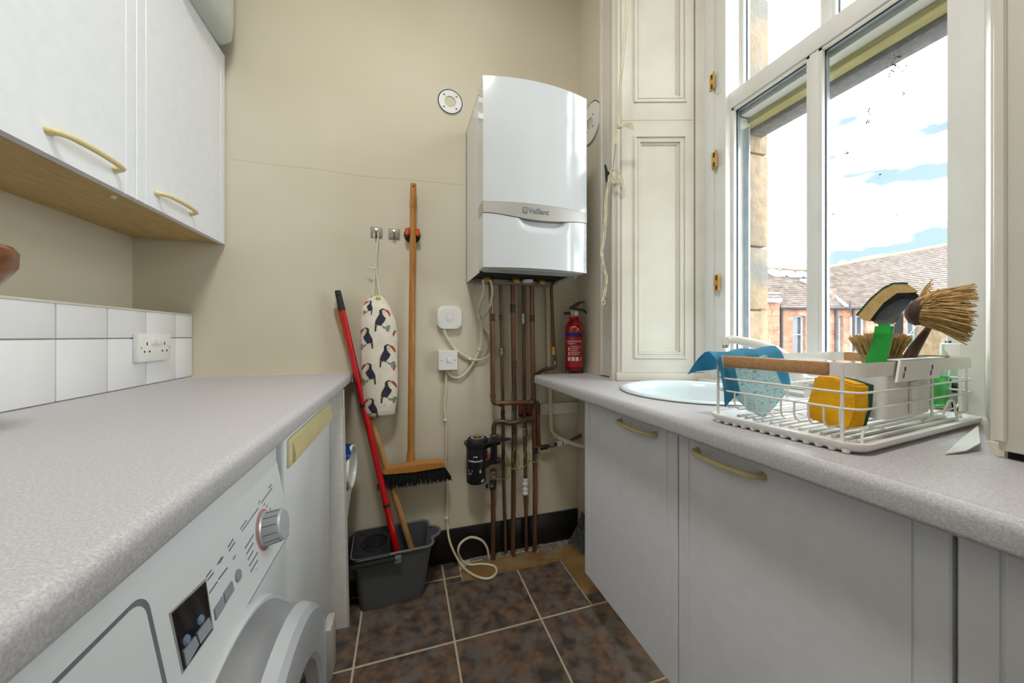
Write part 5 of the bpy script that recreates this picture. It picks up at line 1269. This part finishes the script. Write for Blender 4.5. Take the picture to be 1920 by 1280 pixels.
t = thing('pump_bottle', 'clear pump soap bottle with pale blue label in the rack', 'bottle', (c.x, c.y, zf)); zq = lambda py: zpx(py, .80)
bd_ = obj('bottle_shell', lathe(B(), [(0, zf), (.040, zf), (.043, zf + .006), (.0435, zq(700)), (.040, zq(684)), (.030, zq(673)), (.026, zq(669)), (.026, zq(664))], c, 36), 'clear_plastic', t, 60)
obj('soap', lathe(B(), [(0, zf + .002), (.038, zf + .002), (.041, zf + .008), (.0412, zq(735)), (0, zq(735))], c, 30), 'tub_plastic', t, 60)
obj('collar', lathe(B(), [(.0265, zq(668)), (.0265, zq(645)), (.024, zq(643)), (.012, zq(642)), (0, zq(642))], c, 30), 'white_plastic', t)
obj('blue_ring', lathe(B(), [(.0195, zq(646)), (.0198, zq(639)), (.008, zq(638))], c, 24), 'blue_ink', t)
obj('pump_stem', tube(B(), [c + UP * zq(641), c + UP * zq(614)], [.008, .007], 12), 'white_plastic', t)
obj('pump_spout', tube(B(), [c + UP * zq(614) - RV * .006, c + UP * zq(612) + RV * .012, c + UP * zq(613) + RV * .02], [.006, .006, .004], 10), 'white_plastic', t)
vb = Vector((c.x, c.y, 0)).normalized(); vba = math.atan2(-vb.y, -vb.x)
def BC(a, b, q=0): an = vba + a / .044; return Vector((c.x + (.0441 + q) * math.cos(an), c.y + (.0441 + q) * math.sin(an), b))
def bpatch(name, a0, a1, p0, p1, m, q=.0005):
    bm = B(); surf(bm, lambda u, v: BC(a0 + (a1 - a0) * u, zq(p0) + (zq(p1) - zq(p0)) * v, q), 8, 2); return obj(name, bm, m, bd_)
bpatch('label', .008, .05, 684, 738, 'pale_label'); bpatch('label_green', .012, .05, 712, 724, 'green_label', .0008); bpatch('label', -.034, -.012, 690, 726, 'pale_label')
for k in range(3): bpatch('label_mark', .016 + .010 * k, .022 + .010 * k, 697, 704, 'print_grey', .0009)
# ---- blind cord and cleat on the left architrave
cp = P(1147, 326, x=.857)
t = thing('cord_cleat', 'black cleat with cream blind cord on the architrave', 'cleat', cp)
obj('cleat', tube(B(), [cp + Vector((-.030, .004, .036)), cp + Vector((-.026, 0, .008)), cp + Vector((-.026, 0, -.008)), cp + Vector((-.030, -.006, -.038))], [.004, .006, .006, .004], 8), 'black_plastic', t)
obj('cleat_foot', tube(B(), [cp, cp + Vector((-.026, 0, 0))], .007, 8), 'black_plastic', t)
def dp(px, py, d): return P(px, py, d=d)
DC = 1.405
for dx in (0, 4.5): obj('blind_cord', tube(B(), [dp(1176 + dx * 1.3, -60, 1.22), dp(1172 + dx, 40, 1.24), dp(1163 + dx * .8, 140, 1.28), dp(1158 + dx * .5, 215, 1.32), dp(1154 + dx * .3, 270, DC - .08), dp(1149, 322, DC)], .0022, 6), 'cord_beige', t)
obj('cord_knot', lathe(B(), [(0, -.010), (.009, -.006), (.010, .004), (0, .011)], dp(1163, 237, 1.32), 10), 'cord_beige', t)
for k in range(4): obj('cord_tail', tube(B(), smooth_path([dp(1164, 236, 1.318), dp(1174, 231 + k * 2, 1.316), dp(1186 + k, 231 + k * 4, 1.318)], 4), .0018, 6), 'cord_beige', t)
obj('cord_loop', tube(B(), smooth_path([dp(1146, 318, DC - .01), dp(1158, 320, DC - .015), dp(1168, 335, DC - .02), dp(1167, 349, DC - .02), dp(1158, 345, DC - .015), dp(1148, 330, DC - .01)], 5, True), .0022, 6, closed=True), 'cord_beige', t)
obj('cord_loop', tube(B(), smooth_path([dp(1145, 322, DC - .01), dp(1152, 318, DC - .015), dp(1163, 330, DC - .02), dp(1164, 344, DC - .02), dp(1155, 338, DC - .015)], 5, True), .0022, 6, closed=True), 'cord_beige', t)
base = [(1146, 322), (1141, 345), (1136, 380), (1135, 420), (1131, 455), (1128, 477), (1132, 500), (1137, 525), (1133, 550), (1129, 565)]
for s in range(3):
    pts = [dp(px + 2.2 * math.sin(k * 1.5 + s * 2.1), py, DC + .004 - .006 * math.cos(k * 1.5 + s * 2.1) - .006) for k, (px, py) in enumerate(base)]
    obj('cord_strand', tube(B(), smooth_path(pts, 6), .0021, 6), 'cord_beige', t)
obj('cord_knot', lathe(B(), [(0, -.008), (.006, -.005), (.007, .004), (0, .008)], dp(1128, 478, DC), 10), 'cord_beige', t)
obj('cord_end', tube(B(), smooth_path([dp(1132, 555, DC), dp(1128, 565, DC), dp(1131, 571, DC), dp(1135, 566, DC), dp(1131, 562, DC)], 4), .002, 6), 'cord_beige', t)

# ================================================================== OUTSIDE
struct('ground', bx(3, 60, -30, 50, -6.2, -6), 'yard', 'paved yard between the buildings')
DB = 21.0
def BP(px, py, d=DB): return P(px, py, d=d)
def bz(py, d=DB): return H + (YH - py) / F * d
def br(px, d=DB): return (px - 960) / F * d
def BF(r_, f_, z_): return RV * r_ + FV * f_ + UP * z_
def bbox(bm, r0, r1, f0, f1, z0, z1): return box(bm, r0, r1, f0, f1, z0, z1, M=lambda v: BF(v.x, v.y, v.z))
t = thing('sandstone_building', 'red sandstone tenement with a tiled roof beyond the window', 'building', BF(br(1600), DB, -6))
wins = [(1487, 1510, 592, 668), (1566, 1581, 592, 668), (1594, 1624, 592, 668), (1655, 1675, 592, 668), (1700, 1722, 592, 668)]
zE = bz(577)
bm = B(); bbox(bm, br(1380), br(1900), DB + .45, DB + 7, -6, zE)
# solid wall core with the window recesses left open in front of it
wall = obj('wall', bm, 'mortar_red', t)
edges = [br(1463)] + sum([[br(a), br(b)] for a, b, _, _ in wins], []) + [br(1900)]
zw0, zw1 = bz(668), bz(592)
bm = B()
for a, b in zip(edges[::2], edges[1::2]): bbox(bm, a, b, DB + .01, DB + .46, zw0, zw1)
bbox(bm, edges[0], edges[-1], DB + .01, DB + .46, zw1, zE); bbox(bm, edges[0], edges[-1], DB + .01, DB + .46, -6, zw0)
obj('wall_face', bm, 'mortar_red', wall)
def course(r0, r1, f, z0, z1):
    x = r0
    while x < r1 - .02:
        w_ = random.uniform(.75, 1.35); x2 = min(x + w_, r1)
        if r1 - x2 < .35: x2 = r1
        obj('stone_block', bbox(B(), x + .012, x2 - .012, f + random.uniform(-.015, .005), f + .1, z0 + .01, z1 - .01), 'red_sandstone', wall, 0)
        x = x2
z = zE
while z > bz(712):
    z2 = z - .42
    if z > zw1 + .05 and z2 < zw1: z2 = zw1
    if z > zw0 + .05 and z2 < zw0: z2 = zw0
    if z <= zw1 + .01 and z2 >= zw0 - .01:
        for a, b in zip(edges[::2], edges[1::2]):
            if b < br(1800): course(a, b, DB, z2, z)
            elif a < br(1800): course(a, br(1790), DB, z2, z)
    else: course(edges[0], br(1790), DB, z2, z)
    z = z2
# projecting bay on the left
DF = 20.4; zF = bz(566, DF)
bay = obj('bay', bbox(B(), br(1380, DF), br(1462, DF), DF + .05, DB + .6, -6, zF), 'mortar_red', t)
z = zF
while z > bz(712, DF):
    z2 = z - .42; x = br(1400, DF)
    x2s = sorted([random.uniform(br(1412, DF), br(1424, DF)), random.uniform(br(1436, DF), br(1452, DF)), br(1462, DF)])
    for x2 in x2s:
        obj('stone_block', bbox(B(), x + .012, x2 - .012, DF + random.uniform(-.015, .005), DF + .1, z2 + .01, z - .01), 'red_sandstone', bay, 0); x = x2
    z = z2
for i, (a, b, c1, c2) in enumerate(wins):
    r0, r1, z0, z1 = br(a), br(b), bz(c2), bz(c1)
    bm = B(); fw = .07
    bbox(bm, r0, r0 + fw, DB + .2, DB + .28, z0, z1); bbox(bm, r1 - fw, r1, DB + .2, DB + .28, z0, z1); bbox(bm, r0, r1, DB + .2, DB + .28, z1 - fw, z1)
    bbox(bm, r0, r1, DB + .2, DB + .28, z0, z0 + fw); bbox(bm, r0, r1, DB + .19, DB + .28, bz(627) - .03, bz(627) + .03)
    w_ = obj('window', bm, 'lead_grey', t)
    obj('pane', bbox(B(), r0, r1, DB + .29, DB + .30, z0, z1), 'dark_pane', w_)
    if i in (1, 2): obj('curtain', bbox(B(), r0 + .08, r0 + (r1 - r0) * (.62 if i == 2 else .75), DB + .27, DB + .288, z0, z1 - .1), 'curtain_pale', w_)
    obj('lintel', bbox(B(), r0 - .25, r1 + .25, DB - .02, DB + .12, z1 + .005, z1 + .28), 'red_sandstone', wall, 0)
def roof(name, e0, e1_, r0, r1_, rows, m, mat_):
    """stepped rows of tiles between an eaves edge and a ridge edge (corner points)"""
    bm = B(); prev = None
    for k in range(rows):
        a, b = k / rows, (k + 1) / rows
        p0, p1 = e0.lerp(r0, a), e1_.lerp(r1_, a); q0, q1 = e0.lerp(r0, b), e1_.lerp(r1_, b)
        lift = UP * .06 - FV * .05
        A = [bm.verts.new(p0 + lift), bm.verts.new(p1 + lift), bm.verts.new(q1), bm.verts.new(q0)]
        bm.faces.new(A)
        C_ = [bm.verts.new(p0), bm.verts.new(p1)]
        bm.faces.new((C_[0], C_[1], A[1], A[0]))
    return obj(name, bm, mat_, t, 0)
eL0, eL1 = BP(1380, 575, DB - .2), BP(1590, 578, DB - .2); rL0, rL1 = BP(1380, 497, 24.4), BP(1545, 508, 24.4)
r1o = roof('roof', eL0, eL1, rL0, rL1, 22, None, 'roof_tile')
roof('bay_roof', BP(1380, 563, DF - .15), BP(1463, 564, DF - .15), BP(1380, 548, 21.6), BP(1463, 548, 21.6), 3, None, 'roof_tile')
obj('bay_flashing', tube(B(), [BP(1400, 562, DF - .2), BP(1464, 563, DF - .2)], .14, 6), 'lead_grey', t)
r2o = roof('roof', BP(1588, 578, DB - .25), BP(1900, 574, DB - .25), BP(1530, 506, 25.2), BP(1900, 436, 25.2), 30, None, 'roof_tile')
obj('ridge', tube(B(), [BP(1528, 505, 25.2), BP(1900, 434.5, 25.2)], .10, 6), 'ridge_moss', r2o); obj('ridge', tube(B(), [BP(1380, 496.5, 24.4), BP(1545, 507.5, 24.4)], .12, 6), 'ridge_moss', r1o)
obj('valley_flashing', tube(B(), [BP(1588, 574, DB - .35), BP(1568, 557, 21.6), BP(1536, 530, 23.2)], .09, 6), 'lead_grey', t)
obj('gutter', tube(B(), [BP(1463, 577, DB - .3), BP(1860, 577, DB - .3)], .085, 6), 'gutter_dark', t)
for px in (1466, 1601, 1568): 
    obj('downpipe', tube(B(), [BP(px, 578, DB - .12), BP(px, 720, DB - .12)], .07, 6), 'gutter_dark', t)
obj('vent_stack', tube(B(), [BP(1562, 568, 21.6), BP(1562, 548, 21.6)], .09, 8), 'red_sandstone', t); obj('vent_stack', tube(B(), [BP(1594, 582, DB - .3), BP(1594, 566, DB - .3)], .05, 8), 'gutter_dark', t)
def onroof(px, py): 
    n_ = (eL1 - eL0).cross(rL0 - eL0); r_ = ray(px, py); k = (eL0 - Vector((0, 0, H))).dot(n_) / r_.dot(n_); return Vector((0, 0, H)) + r_ * k
for q in (((1432, 509), (1448, 507), (1472, 518), (1454, 519)), ((1463, 511), (1483, 512), (1504, 520), (1482, 520)), ((1492, 512), (1506, 513), (1524, 522), (1512, 521)), ((1498, 526), (1512, 527), (1530, 534), (1515, 533))):
    pts = [onroof(*p) for p in q]; bm = B(); lo_ = [bm.verts.new(p) for p in pts]; hi_ = [bm.verts.new(p + UP * .12 - FV * .1) for p in pts]
    for i in range(4): bm.faces.new((lo_[i], lo_[(i + 1) % 4], hi_[(i + 1) % 4], hi_[i]))
    bm.faces.new(hi_); obj('rooflight', bm, 'rooflight_glass', r1o, 0)
# every top-level thing without its own group label is already named where it is built
